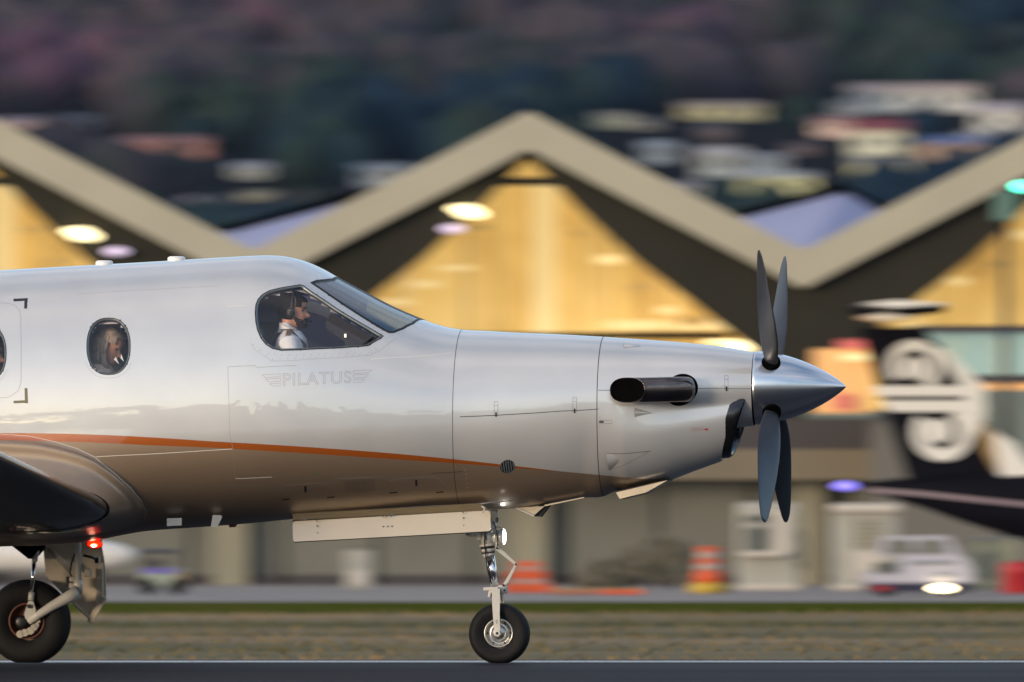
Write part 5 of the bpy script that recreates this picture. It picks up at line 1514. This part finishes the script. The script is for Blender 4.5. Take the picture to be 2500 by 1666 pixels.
# --- wings, tail
M['under'] = mat('wing_lower_paint', (.035,.03,.025), .3, .2, coat=.7, coat_rough=.04)
def airfoil(c, t_, n=24):
    pts = []
    for i in range(n+1):
        u = (1-math.cos(math.pi*i/n))/2; y = 5*t_*(.2969*math.sqrt(u)-.126*u-.3516*u*u+.2843*u**3-.1036*u**4)
        pts.append((u, y))
    up = [(-u*c, y*c*1.0) for u, y in pts]; lo = [(-u*c, -y*c*.85) for u, y in pts[::-1]]
    return up+lo[1:-1]
rootLE = inv(273, 1249, -.92)
def wing(side, name='wing'):
    b = MB(); secs = []
    for y, dxs, c, t_ in ((.55,.0,2.25,.17),(.92,0,2.2,.17),(1.6,-.06,2.08,.165),(2.6,-.17,1.9,.16),(4.5,-.38,1.55,.15),(6.5,-.60,1.2,.14),(7.9,-.78,.95,.13),(8.1,-.9,.75,.12)):
        z = rootLE[1]+max(0, y-.92)*math.tan(R(7.)); pr = airfoil(c, t_)
        secs += [(rootLE[0]+dxs+x, -side*y, z+h) for x, h in pr]
    n = len(airfoil(1, .1)); k = len(secs)//n
    b.add(secs, [(j*n+i, j*n+(i+1) % n, (j+1)*n+(i+1) % n, (j+1)*n+i) for j in range(k-1) for i in range(n)]+[[(k-1)*n+i for i in range(n)]], True)
    return b.build(name, M['under'], plane)
wg = [wing(1), wing(-1)]
# fairing between body and wing root
fair_px = [(-420,1052),(-300,1052),(-150,1054),(0,1060),(70,1065),(135,1079),(190,1096),(232,1116),(282,1156),(320,1191),(345,1222),(358,1248),(352,1272),(320,1292),(260,1310),(150,1326),(0,1334)]
FP = []
for q in fair_px:
    FP.append(onsurf(*q))
def fairing(side):
    n1 = 60; K = 30
    # outer curve by arc length
    pts = P(np.array([q[0] for q in dens(FP, .02)]), np.array([q[1] for q in dens(FP, .02)]), .002)
    d = np.r_[0, np.cumsum(np.linalg.norm(np.diff(pts, axis=0), axis=1))]; s_ = np.linspace(0, d[-1], n1)
    O = np.stack([np.interp(s_, d, pts[:, i]) for i in range(3)], 1)
    # inner curve on the wing root section at y=-1.0
    c = 2.2; pr = []
    for i in range(n1):
        f_ = i/(n1-1)
        # upper surface from 70% chord to the nose (f<.62), lower to 40% chord
        if f_ < .62: u = .78*(1-f_/.62)**1.6; sg = 1
        else: u = .45*((f_-.62)/.38)**1.6; sg = -1
        y = 5*.17*(.2969*math.sqrt(max(u,0))-.126*u-.3516*u*u+.2843*u**3-.1036*u**4)*(1 if sg > 0 else -.85)
        pr.append((rootLE[0]-u*c+.004*0, -1.02, rootLE[1]+y*c+.1*math.tan(R(7.))))
    I = np.array(pr)
    vs = []
    for k in range(K+1):
        t_ = k/K
        # concave blend: starts along the body, ends along the wing
        ctrl = np.stack([(O[:, 0]*.5+I[:, 0]*.5), O[:, 1]*.88+I[:, 1]*.12, I[:, 2]*.62+O[:, 2]*.38], 1)
        p_ = O*(1-t_)**2+ctrl*2*t_*(1-t_)+I*t_*t_
        bmp = .030*math.exp(-((t_-.24)/.11)**2)+.008*t_*(1-t_)
        fall = np.clip(np.arange(n1)/8., 0, 1)*np.clip((n1*.72-np.arange(n1))/10., 0, 1)
        p_ = p_+np.stack([fall*bmp*.5, -fall*bmp, fall*bmp*.9], 1)
        vs += [(p[0], p[1]*side, p[2]) for p in p_]
    b = MB(); b.add(vs, [(k*n1+i, k*n1+i+1, (k+1)*n1+i+1, (k+1)*n1+i) for k in range(K) for i in range(n1-1)], True)
    return b.build('wing_root_fairing', M['paint'], plane)
f1 = fairing(1); fairing(-1)
seam('fairing_highlight', fair_px[3:11], .0026, M['ridge'])  # pale strip paints the highlight along the fairing rim
b = MB(); strip_mesh(b, [FP[i] for i in range(3, 13)], .0028, .004); b.build('fairing_highlight', M['ridge'], plane)
# fin, tailplane
b = MB(); vs = []
for z, x0_, c, t_ in ((2.0,-9.7,2.1,.10),(2.4,-10.0,1.9,.10),(4.1,-11.1,1.35,.10),(4.3,-11.2,1.3,.10)):
    vs += [(x0_+x, h, z) for x, h in airfoil(c, t_)]
n = len(airfoil(1,.1)); b.add(vs, [(j*n+i, j*n+(i+1) % n, (j+1)*n+(i+1) % n, (j+1)*n+i) for j in range(3) for i in range(n)]+[[3*n+i for i in range(n)]], True); b.build('fin', M['paint'], plane)
b = MB(); vs = []
for y, x0_, c in ((-2.6,-11.5,.7),(0,-11.05,1.2),(2.6,-11.5,.7)): vs += [(x0_+x, y, 4.3+h) for x, h in airfoil(c, .1)]
b.add(vs, [(j*n+i, j*n+(i+1) % n, (j+1)*n+(i+1) % n, (j+1)*n+i) for j in range(2) for i in range(n)]+[list(range(n)), [2*n+i for i in range(n)]], True); b.build('tailplane', M['paint'], plane)

# beacon under the belly
bc = L3(231, 1329, .06)
b = MB(); b.ball((0,0,0), (.060,.05,.034), 24, 14); be_ = b.build('beacon', M['redglass'], plane, bc)
MB().ball(bc+Vector((.0,-.03,-.008)), (.026,.022,.014), 16, 10).build('bulb', M['beaconcore'], plane)
b = MB(); b.ball((0,0,0), (.050,.040,.024), 20, 12); b.build('beacon_reflector', M['beacon'], plane, bc+Vector((0,.01,0)))

# --- main gear
def g6(x, y, yl): return L3(x*.2653, 1250+y*.2653, yl)
def main_gear(s_):
    """s_=+1 the far (left) one, seen from inboard"""
    yw = 2.26*s_
    def G(x, y, dy=0.):
        p_ = g6(x, y, 2.26); return Vector((p_.x-(.08 if s_ < 0 else 0), yw-s_*dy, p_.z))    # dy inboard
    leg = MB(); leg.cone(G(735,-90,.10), G(742,640,.10), .024, .021, 20); leg.cone(G(742,620,.10), G(728,740,.06), .03, .036, 20)
    lg = leg.build('main_gear_leg', M['white_metal'], plane)
    b = MB(); b.tube([G(738,735,.10), G(640,790,.11), G(500,868,.115), G(380,945,.12), G(285,1010,.12)], [.050,.043,.035,.030,.026], 20); b.build('trailing_arm', M['white_metal'], lg)
    b = MB(); b.cone(G(430,-90,.12), G(362,330,.12), .026, .022, 20); b.cone(G(362,330,.12), G(340,455,.12), .022, .022, 20); b.build('shock_absorber', M['white_metal'], lg)
    MB().cone(G(338,450,.12), G(316,745,.12), .0155, .0155, 24).build('piston', M['chrome'], lg)
    MB().cone(G(316,740,.12), G(308,815,.12), .022, .022, 20).build('piston_end', M['white_metal'], lg)
    b = MB(); q = [(288,820),(330,820),(355,900),(350,960),(262,985),(250,940)]; q = [(G(*p_).x, G(*p_).z) for p_ in q]; y0 = yw-s_*.14; b.prism(q, min(y0, y0+s_*.04), max(y0, y0+s_*.04)); b.build('clevis', M['white_metal'], lg)
    c = G(298,868,.15); MB().cone(c, c-Vector((0,s_*.01,0)), .015, .015, 16).build('bolt', M['dark_metal'], lg)
    wc = G(262,1000); rw_ = wc.z+.013*2.26; RTm = rw_
    gz = -.012*abs(2.26)
    tw_ = .105
    pf = [(.135,-tw_*.7),(.16,-tw_*.9),(.20,-tw_),(.25,-tw_*.97),(RTm*.93,-tw_*.8),(RTm*.985,-tw_*.5),(RTm,-tw_*.25)]
    pf = pf+[(RTm,-.03),(RTm-.006,-.027),(RTm-.006,-.02),(RTm,-.017),(RTm,.017),(RTm-.006,.02),(RTm-.006,.027),(RTm,.03)]+[(r, -h) for r, h in pf[::-1]]
    t_ = MB(); t_.lathe(pf, (0,0,0), 'Y', 96)
    for i, v in enumerate(t_.v):
        if v[2] < -RTm+.012: t_.v[i] = (v[0], v[1], -RTm+.012)
    t_.build('tyre', M['rubber'], lg, (wc.x, yw, wc.z-.010))
    b = MB(); b.lathe([(.134,-tw_*.72),(.130,-tw_*.82),(.122,-tw_*.80),(.115,-tw_*.55),(.10,-tw_*.2),(.03,-tw_*.1),(.0,-tw_*.1)], (0,0,0), 'Y', 64); b.lathe([(.134,tw_*.72),(.130,tw_*.82),(.122,tw_*.80),(.115,tw_*.55),(.10,tw_*.2),(.03,tw_*.1),(.0,tw_*.1)], (0,0,0), 'Y', 64)
    b.build('rim', M['glow_rim'], lg, (wc.x, yw, wc.z-.004))
    hc = G(222,1015,.10)
    b = MB(); b.lathe([(0,-.03),(.030,-.03),(.046,-.025),(.050,.0),(.045,.05)], (0,0,0), 'Y', 28); b.build('hub', M['dark_metal'], lg, hc)
    b = MB()
    for (x, y, r_) in ((205,1125,.030),(250,1112,.030),(300,1095,.030),(335,1060,.028),(355,1045,.020),(370,1005,.018)):
        c = G(x, y, .075); b.cone(c, c-Vector((0, s_*.035, 0)), r_, r_*.9, 14)
    b.cbox(G(275,1105,.07), (.13,.03,.035), .006, Matrix.Rotation(R(-20),3,'Y')); b.build('brake_caliper', M['brake'], lg)
    # leg door, outboard, facing out
    q = [(330,-60),(905,-60),(905,320),(925,420),(940,540),(948,800),(830,1012),(700,900),(600,810),(390,590)]
    q = [(G(*p_).x, G(*p_).z) for p_ in q]; y0 = yw+s_*.16
    b = MB(); b.prism(q, min(y0, y0+s_*.014), max(y0, y0+s_*.014)); dr = b.build('main_gear_door', M['cream'], plane)
    b = MB()
    b.cbox(G(890,660,-.14), (.055,.02,.30), .012, Matrix.Rotation(R(0),3,'Y')); b.cbox(G(865,900,-.14), (.05,.02,.22), .012, Matrix.Rotation(R(30),3,'Y'))
    b.cbox(G(745,930,-.14), (.20,.02,.022), .008, Matrix.Rotation(R(42),3,'Y')); b.build('door_rib', M['cream'], dr)
    b = MB(); b.tube([G(450,340,0), G(640,540,-.05)], .02, 10); b.build('side_stay', M['cream'], lg)
    b = MB(); b.tube([G(700,380,.05), G(668,470,.05), G(655,560,.06), G(690,640,.06)], .007, 8); b.tube([G(770,400,.02), G(850,420,0), G(880,440,-.05)], .010, 8); b.build('brake_hose', M['black'], lg)
    for c_, d_ in ((G(690,620,.08), (.05,.05,.04)), (G(700,680,.06), (.075,.07,.045)), (G(800,560,-.06), (.05,.05,.06)), (G(875,445,-.1), (.035,.04,.045))): MB().cbox(c_, d_, .008).build('bracket', M['brake'], lg)
    for c_, d_ in ((G(650,640,.04), (.05,.05,.07)), (G(880,445,-.05), (.03,.03,.04))): MB().cbox(c_, d_, .005).build('valve_block', M['black'], lg)
    # bay bracket
    q = [(155,318),(300,432),(345,400),(400,335),(400,300),(155,300)]; q = [(G(*p_).x, G(*p_).z) for p_ in q]; y0 = yw-s_*.2
    b = MB(); b.prism(q, min(y0, y0+s_*.3), max(y0, y0+s_*.3)); b.build('bay_bracket', M['soot_dark'], lg)
main_gear(1); main_gear(-1)

# --- cockpit furniture
def slabz(name, pxs, y0, y1, m, parent=None): return slab(name, pxs, y0, y1, m, parent)
# glareshield and panel, running across the cockpit
gl_ = slab('instrument_panel', [(820,791),(832,768),(935,826),(900,850),(866,872),(864,905),(880,960),(960,960),(960,850),(952,818)][:4]+[(900,862),(868,862),(866,838),(838,818),(822,806)], -.56, .56, M['panelnavy'])
MB().box(L3(843,820,-.575), (.012,.02,.024)).build('lit_gauge', mat('lit_gauge_glow', (.8,.7,.4), .4, emit=(1,.85,.5), estr=.5), gl_)
b = MB(); b.cone(L3(880,750,-.18), L3(893,752,-.18), .045, .045, 20); cp_ = b.build('compass', M['black'], plane)
MB().tube([L3(800,712,-.05), L3(850,735,-.1), L3(885,750,-.18)], .012, 8).build('compass_stem', M['black'], cp_)
def seat(x, y, z, rear=False):
    s_ = MB(); s_.cbox((x+.02, y, z), (.46,.46,.13), .04); o = s_.build('seat', M['seatm'], plane)
    MB().cbox((x-.23, y, z+.38), (.12,.44,.70), .045, Matrix.Rotation(R(-8),3,'Y')).build('backrest', M['seatm'], o)
    MB().cbox((x-.29, y, z+.80), (.09,.26,.16), .035, Matrix.Rotation(R(-6),3,'Y')).build('headrest', M['seatm'], o)
    MB().box((x, y*.85, (z+fz)/2+.01), (.30,.22,z-fz-.14)).build('seat_base', M['dark_metal'], o)
    return o

# added shade hides the amber glow beyond; cream patch paints a cloud reflection
shd = slab('added_shade', [(628,700),(720,690),(760,705),(905,812),(880,862),(700,868),(630,840)], .600, .604, M['shade'])
slab('reflection_patch', [(738,734),(768,738),(800,752),(822,768),(832,778),(800,777),(772,766),(748,760)], .590, .594, M['cream_patch'], shd)
seat(inv(712,719,.36)[0], .36, inv(712,719,.36)[1]-.96)

# ------------------------------------------------------------------ people
M['skin'] = mat('skin_tan', (.60,.29,.19), .5); M['hair'] = mat('dark_hair', (.006,.005,.006), .8, spec=.08); M['shirt'] = mat('white_shirt_cotton', (.80,.80,.82), .8)
M['harness'] = mat('harness_webbing', (.07,.07,.11), .7); M['trouser'] = mat('dark_trousers', (.02,.022,.03), .8)
M['blonde'] = mat('ash_blonde_hair', (.42,.31,.22), .55, noise=.45, nscale=30); M['knit'] = mat('grey_blue_knit', (.16,.20,.26), .9); M['tancoat'] = mat('beige_coat', (.62,.50,.40), .9)
M['eyew'] = mat('eye_dark', (.02,.015,.015), .2); M['lip'] = mat('lip', (.30,.09,.07), .5)
HF = pchip([0,.05,.12,.20,.27,.34,.45,.55,.62,.75,.88,.96,1.0], [.074,.090,.094,.091,.089,.090,.084,.086,.091,.088,.062,.025,-.02])
HB = pchip([0,.08,.18,.3,.45,.6,.75,.88,.96,1.0], [.0,-.025,-.055,-.078,-.095,-.103,-.098,-.074,-.048,-.02])
HW = pchip([0,.05,.12,.25,.4,.55,.7,.85,.95,1.0], [.020,.036,.048,.060,.068,.074,.076,.064,.036,.004])
HH = .235
def head_pts(h, t_, g=0.):
    """h 0 chin..1 crown, t angle with 0 at the face"""
    f_, bk_, w_ = float(HF(h)), float(HB(h)), float(HW(h)); c = (f_+bk_)/2; r_ = (f_-bk_)/2
    x = c+(r_+g)*math.cos(t_); y = (w_+g)*math.copysign(abs(math.sin(t_))**.9, math.sin(t_)); z = h*HH+g*(h-.5)*1.2
    tt = ((t_+math.pi) % (2*math.pi))-math.pi
    if g < .012:
        # nose, brow, sockets, lips
        nz_ = math.exp(-(tt/.20)**2)*(.030*math.exp(-((h-.335)/.055)**2) if h < .335 else .030*math.exp(-((h-.335)/.12)**2)); x += nz_
        x -= .008*math.exp(-((abs(tt)-.42)/.18)**2)*math.exp(-((h-.50)/.05)**2)
        x += .005*math.exp(-(tt/.35)**2)*math.exp(-((h-.20)/.022)**2)+.004*math.exp(-(tt/.35)**2)*math.exp(-((h-.155)/.018)**2)
        y += math.copysign(.010, math.sin(t_))*math.exp(-((abs(tt)-1.75)/.12)**2)*math.exp(-((h-.42)/.09)**2)
    return Vector((x, y, z))
def head_mesh(b, Mx, g=0., keep=None, nh=44, nt_=64):
    vs = []
    for i in range(nh+1):
        h = .002+.996*i/nh
        for k in range(nt_): vs.append(Mx @ head_pts(h, 2*math.pi*k/nt_, g))
    fs = []
    for i in range(nh):
        for k in range(nt_):
            t_ = 2*math.pi*(k+.5)/nt_; tt = abs(((t_+math.pi) % (2*math.pi))-math.pi)
            if keep is None or keep((i+.5)/nh, tt): fs.append((i*nt_+k, i*nt_+(k+1) % nt_, (i+1)*nt_+(k+1) % nt_, (i+1)*nt_+k))
    if keep is None: fs += [list(range(nt_))[::-1], [nh*nt_+k for k in range(nt_)]]
    b.add(vs, fs, True)
def slices(b, secs, seg=28):
    """secs: centre, half x, half y, (tilt axes world)"""
    vs = []
    for c, rx, ry in secs:
        for k in range(seg): t_ = 2*math.pi*k/seg; vs.append(Vector(c)+Vector((rx*math.copysign(abs(math.cos(t_))**.85, math.cos(t_)), ry*math.copysign(abs(math.sin(t_))**.85, math.sin(t_)), 0)))
    n = len(secs); b.add(vs, [(i*seg+k, i*seg+(k+1) % seg, (i+1)*seg+(k+1) % seg, (i+1)*seg+k) for i in range(n-1) for k in range(seg)]+[list(range(seg))[::-1], [(n-1)*seg+k for k in range(seg)]], True)
def remeshed(b, name, m, parent, vox, sm=3):
    me = b.mesh(name, m); o = bpy.data.objects.new(name, me); C.objects.link(o)
    r_ = o.modifiers.new('r', 'REMESH'); r_.mode = 'VOXEL'; r_.voxel_size = vox; r_.use_smooth_shade = True
    s_ = o.modifiers.new('s', 'SMOOTH'); s_.iterations = sm; s_.factor = .5
    bpy.context.view_layer.update(); dg = bpy.context.evaluated_depsgraph_get()
    me2 = bpy.data.meshes.new_from_object(o.evaluated_get(dg)); bpy.data.objects.remove(o)
    me2.name = name; me2.materials.clear(); me2.materials.append(m)
    me2.polygons.foreach_set('use_smooth', [True]*len(me2.polygons))
    o2 = bpy.data.objects.new(name, me2); link(o2, parent); return o2
def hand(b, wrist, fwd, side):
    fwd = fwd.normalized(); lat = Vector((0, side, 0)); dn_ = fwd.cross(lat).normalized(); 
    if dn_.z > 0: dn_ = -dn_
    b.tube([wrist, wrist+fwd*.045, wrist+fwd*.09], [.024,.034,.030], 12)
    for i, L in enumerate((.062,.074,.070,.055)):
        o_ = wrist+fwd*.085+lat*((i-1.5)*.018); b.tube([o_, o_+fwd*L*.45+dn_*.008, o_+fwd*L*.62+dn_*(.03+L*.2), o_+fwd*L*.50+dn_*(.045+L*.3)], [.0095,.009,.0085,.007], 8)
    o_ = wrist+fwd*.03-lat*.028; b.tube([o_, o_+fwd*.03-lat*.02+dn_*.012, o_+fwd*.055-lat*.015+dn_*.03], [.012,.011,.008], 8)
def person(loc, label, female=False, look=0., turn=0., kind='pilot'):
    """loc: local aircraft seat point; the figure sits facing forward"""
    wl = ROOT+ax*loc[0]+ay*loc[1]+Vector((0,0,loc[2]))
    e_ = empty('person', wl, -YAW, label, 'person')
    k = .94 if female else 1.
    ft = max(-.33, 1.235-loc[2])
    hipz, shz = .10, .555*k
    lean = .05 if female else .0
    shz += .03; neck = Vector((.0+lean, 0, shz+.035)); hm = Matrix.Translation(neck+Vector((.012, 0, .045))) @ Matrix.Rotation(turn, 4, 'Z') @ Matrix.Rotation(look, 4, 'Y')
    sk = MB(); head_mesh(sk, hm)
    sk.tube([neck+Vector((-.02,0,-.10)), neck+Vector((-.018,0,.0)), neck+Vector((-.012,0,.10))], [.075,.058,.056], 20)
    sh = [Vector((lean*.8, s_*.175*k, shz-.03)) for s_ in (-1, 1)]
    el = [Vector((.08+lean, s_*.225*k, shz-.30)) for s_ in (-1, 1)]
    wr = [Vector((.31, s_*(.12 if female else .17), shz-(.20 if female else .33))) for s_ in (-1, 1)]
    slices(sk, [((0,0,.02),.11,.16),((-.01,0,.15),.10,.145),((0,0,.32),.105,.15),((lean*.6,0,.45),.11,.17),((lean*.9,0,shz),.09,.15),((lean,0,shz+.05),.06,.08)])
    for i, s_ in enumerate((-1, 1)):
        sk.tube([sh[i]+Vector((0,-s_*.05,0)), sh[i], (sh[i]+el[i])/2, el[i]], [.055,.052,.046,.040], 14)
        sk.tube([el[i], (el[i]*.6+wr[i]*.4), wr[i]], [.040,.038,.026], 14); hand(sk, wr[i], (wr[i]-el[i]), s_)
        sk.tube([(0,s_*.09,.07),(.22,s_*.10,.08),(.42,s_*.11,.07)], [.085,.075,.058], 16)
        sk.tube([(.42,s_*.11,.07),(.47,s_*.09,-.15),(.48,s_*.065,ft)], [.058,.052,.036], 14)
        sk.tube([(.46,s_*.062,ft-.01),(.53,s_*.062,ft-.02),(.60,s_*.062,ft-.02)], [.036,.034,.026], 12)
    remeshed(sk, 'body', M['skin'], e_, .0055, 2)
    # shirt
    st_ = MB(); g = .014
    slices(st_, [((0,0,.03),.12+g,.17+g),((-.01,0,.15),.11+g,.155+g),((0,0,.32),.112+g,.155+g),((lean*.6,0,.45),.115+g,.175+g),((lean*.9,0,shz),.088+g,.150+g),((lean,0,shz+.055),.05+g,.075+g)])
    for i, s_ in enumerate((-1, 1)):
        st_.tube([sh[i]+Vector((0,-s_*.06,-.01)), sh[i], (sh[i]+el[i])/2, el[i]], [.060+g,.058+g,.050+g,.044+g], 14)
        st_.tube([el[i], (el[i]*.5+wr[i]*.5), wr[i]*.93+el[i]*.07], [.044+g,.040+g,.028+g], 14)
    top_ = remeshed(st_, 'shirt' if kind == 'pilot' else 'sweater', M['shirt'] if kind == 'pilot' else (M['tancoat'] if female else M['shirt']), e_, .009, 2)
    tr_ = MB()
    for s_ in (-1, 1):
        tr_.tube([(-.06,s_*.08,.07),(0,s_*.09,.07),(.22,s_*.10,.08),(.42,s_*.11,.07)], [.09,.10,.088,.070], 16); tr_.tube([(.42,s_*.11,.07),(.47,s_*.09,-.15),(.48,s_*.065,ft+.02)], [.070,.062,.052], 14)
    remeshed(tr_, 'trousers', M['trouser'], e_, .012, 2)
    # face details
    fd = MB()
    for s_ in (-1, 1):
        fd.ball(hm @ (head_pts(.50, s_*.42, .0)+Vector((-.004,0,0))), (.010,.011,.008), 12, 8)
    fd.build('eyes', M['eyew'], e_)
    br = MB()
    for s_ in (-1, 1): br.tube([hm @ head_pts(.575, s_*.18, .003), hm @ head_pts(.59, s_*.42, .003), hm @ head_pts(.57, s_*.66, .003)], [.003,.004,.002], 6)
    br.build('eyebrows', M['hair'] if not female else M['blonde'], e_)
    lp = MB(); lp.tube([hm @ head_pts(.178, -.42, .001), hm @ head_pts(.18, 0, .002), hm @ head_pts(.178, .42, .001)], [.003,.005,.003], 8); lp.build('lips', M['lip'], e_)
    hr = MB()
    if not female:
        head_mesh(hr, hm, .010, lambda h, t_: (h > .74+.0*t_ and t_ < .9) or (t_ >= .9 and t_ < 1.30 and h > .60) or (t_ >= 1.35 and h > .22 and (t_ > 1.75 or h > .48)))
        ho = hr.build('hair', M['hair'], e_); md = ho.modifiers.new('t', 'SOLIDIFY'); md.thickness = .008; md.offset = -1
        bd = MB(); head_mesh(bd, hm, .0055, lambda h, t_: (h < .12 and t_ < 1.7) or (h < .27 and 1.15 < t_ < 1.6) or (h < .20 and .8 < t_ < 1.6) or (.215 < h < .275 and t_ < .55) or (h < .255 and .36 < t_ < .62))
        bo = bd.build('beard', mat('beard_dark', (.02,.013,.014), .8), e_); md = bo.modifiers.new('t', 'SOLIDIFY'); md.thickness = .004; md.offset = -1
    else:
        head_mesh(hr, hm, .016, lambda h, t_: (h > .84 and t_ < 1.0) or (t_ >= 1.0 and t_ < 1.5 and h > .62) or (t_ >= 1.5 and h > .05))
        for i in range(46):
            t0 = random.uniform(1.45, 2*math.pi-1.45); h0 = random.uniform(.55, .9)
            p0 = hm @ head_pts(h0, t0, .012); p1 = hm @ head_pts(.35, t0, .024); dn_ = Vector((random.uniform(.0,.07), random.uniform(-.02,.02), -random.uniform(.10,.2)))
            p2 = p1+dn_*.6+(p1-hm @ Vector((0,0,.1))).normalized()*.01; p3 = p1+dn_
            hr.tube([p0, p1, p2, p3], [.008,.013,.012,.004], 7)
        hr.build('hair', M['blonde'], e_)
    if kind == 'pilot':
        hs = MB(); arc = [hm @ Vector((-.005, .093*math.sin(t_), .105+.142*math.cos(t_))) for t_ in np.linspace(-math.pi/2, math.pi/2, 21)]
        hs.tube(arc, .009, 8); h0 = hs.build('headset', M['black'], e_)
        for s_ in (-1, 1):
            c = hm @ Vector((-.012, s_*.088, .098)); b = MB(); b.ball(c, (.032,.022,.041), 20, 12); b.build('ear_cup', M['black'], h0)
        c = hm @ Vector((-.012, -.111, .115)); MB().box(c, (.018,.003,.003)).build('ear_cup_trim', M['alu'], h0)
        b = MB(); b.tube([hm @ Vector((-.005,-.105,.085)), hm @ Vector((.05,-.098,.055)), hm @ Vector((.105,-.05,.042)), hm @ Vector((.118,-.015,.044))], .0035, 8); b.ball(hm @ Vector((.118,-.012,.045)), (.013,.012,.012), 12, 8); b.build('microphone', M['black'], h0)
        # collar, harness straps, epaulette
        b = MB()
        for s_ in (-1, 1):
            q = [Vector((-.085,s_*.03,shz+.110)), Vector((-.060,s_*.080,shz+.095)), Vector((.03,s_*.090,shz+.060)), Vector((.105,s_*.035,shz-.03)), Vector((.098,s_*.006,shz-.005)), Vector((.05,s_*.055,shz+.045))]
            b.add([v for v in q]+[v+Vector((0,s_*.006,.004)) for v in q], [(0,1,2,5),(2,3,4,5),(6,11,8,7),(8,11,10,9),(0,6,7,1),(1,7,8,2),(2,8,9,3),(3,9,10,4),(4,10,11,5),(5,11,6,0)])
        vs = []
        for zz_, rx_, ry_, xo_ in ((shz+.04,.088,.095,.0),(shz+.075,.074,.080,-.004),(shz+.108,.066,.071,-.010),(shz+.106,.060,.066,-.010)):
            vs += [(neck.x-.012+xo_+rx_*math.cos(2*math.pi*k_/28), ry_*math.sin(2*math.pi*k_/28), zz_-.045*max(0,math.cos(2*math.pi*k_/28))) for k_ in range(28)]
        b.add(vs, [(j*28+k_, j*28+(k_+1) % 28, (j+1)*28+(k_+1) % 28, (j+1)*28+k_) for j in range(3) for k_ in range(28)], True)
        b.build('collar', M['shirt'], top_)
        for s_ in (-1, 1):
            b = MB(); pth = [Vector((-.16,s_*.10,shz-.06)), Vector((-.08,s_*.105,shz+.065)), Vector((.01,s_*.110,shz+.065)), Vector((.115,s_*.100,shz-.04)), Vector((.137,s_*.075,shz-.16)), Vector((.142,s_*.04,.28))]
            vs = []; 
            for p_ in pth: vs += [p_+Vector((0,-.024,0)), p_+Vector((0,.024,0)), p_+Vector((-.003,.024,-.004)), p_+Vector((-.003,-.024,-.004))]
            b.add(vs, [(i*4+j, i*4+(j+1) % 4, (i+1)*4+(j+1) % 4, (i+1)*4+j) for i in range(len(pth)-1) for j in range(4)]); b.build('harness_strap', M['harness'], e_)
            MB().cbox((.0, s_*.165, shz+.036), (.034,.09,.008), .003, Matrix.Rotation(s_*R(-22),3,'X')).build('epaulette', mat('epaulette_brown', (.16,.09,.06), .7), top_)
    return e_
sz = lambda px, py, yl: inv(px, py, yl)
yp = -.44
hx_, hz_ = inv(712, 719, yp)       # crown of the pilot's head
pil = (hx_+.0, yp, hz_-(.585+.035+.045+.235)+.006)
person(pil, 'bearded pilot in a white shirt and black headset at the cockpit side window', False, R(2), 0, 'pilot')
seat(pil[0], yp, pil[2]-.06)
hx2, hz2 = inv(252, 806, -.47)
wpos = (hx2-.06, -.47, hz2-(.552+.035+.045+.225)+.01)
person(wpos, 'passenger with long blonde hair looking down behind the round cabin window', True, R(26), R(-14), 'passenger')
seat(wpos[0], -.45, wpos[2]-.06)
wx, wz = inv(292, 882, -.55)
wxw = ROOT+ax*wx+ay*-.60+Vector((0,0,wz))
pp = empty('paper', wxw, -YAW, 'folded white paper held by the blonde passenger at the cabin window', 'paper')
b = MB(); b.add([(-.02,0,.03),(-.035,.01,.012),(.0,0,-.02),(.004,-.01,-.018)], [(0,1,2),(0,2,3)]); b.add([(.02,0,.05),(.012,.01,.02),(.038,0,-.005)], [(0,1,2)]); b.build('sheet', M['shirt'], pp)
hx3, hz3 = inv(-28, 826, -.47)
p3_ = (hx3-.02, -.47, hz3-(.585+.035+.045+.22))
person(p3_, 'passenger half hidden by the window at the left edge of the frame', False, R(10), R(-8), 'passenger2')
seat(p3_[0], -.45, p3_[2]-.06)
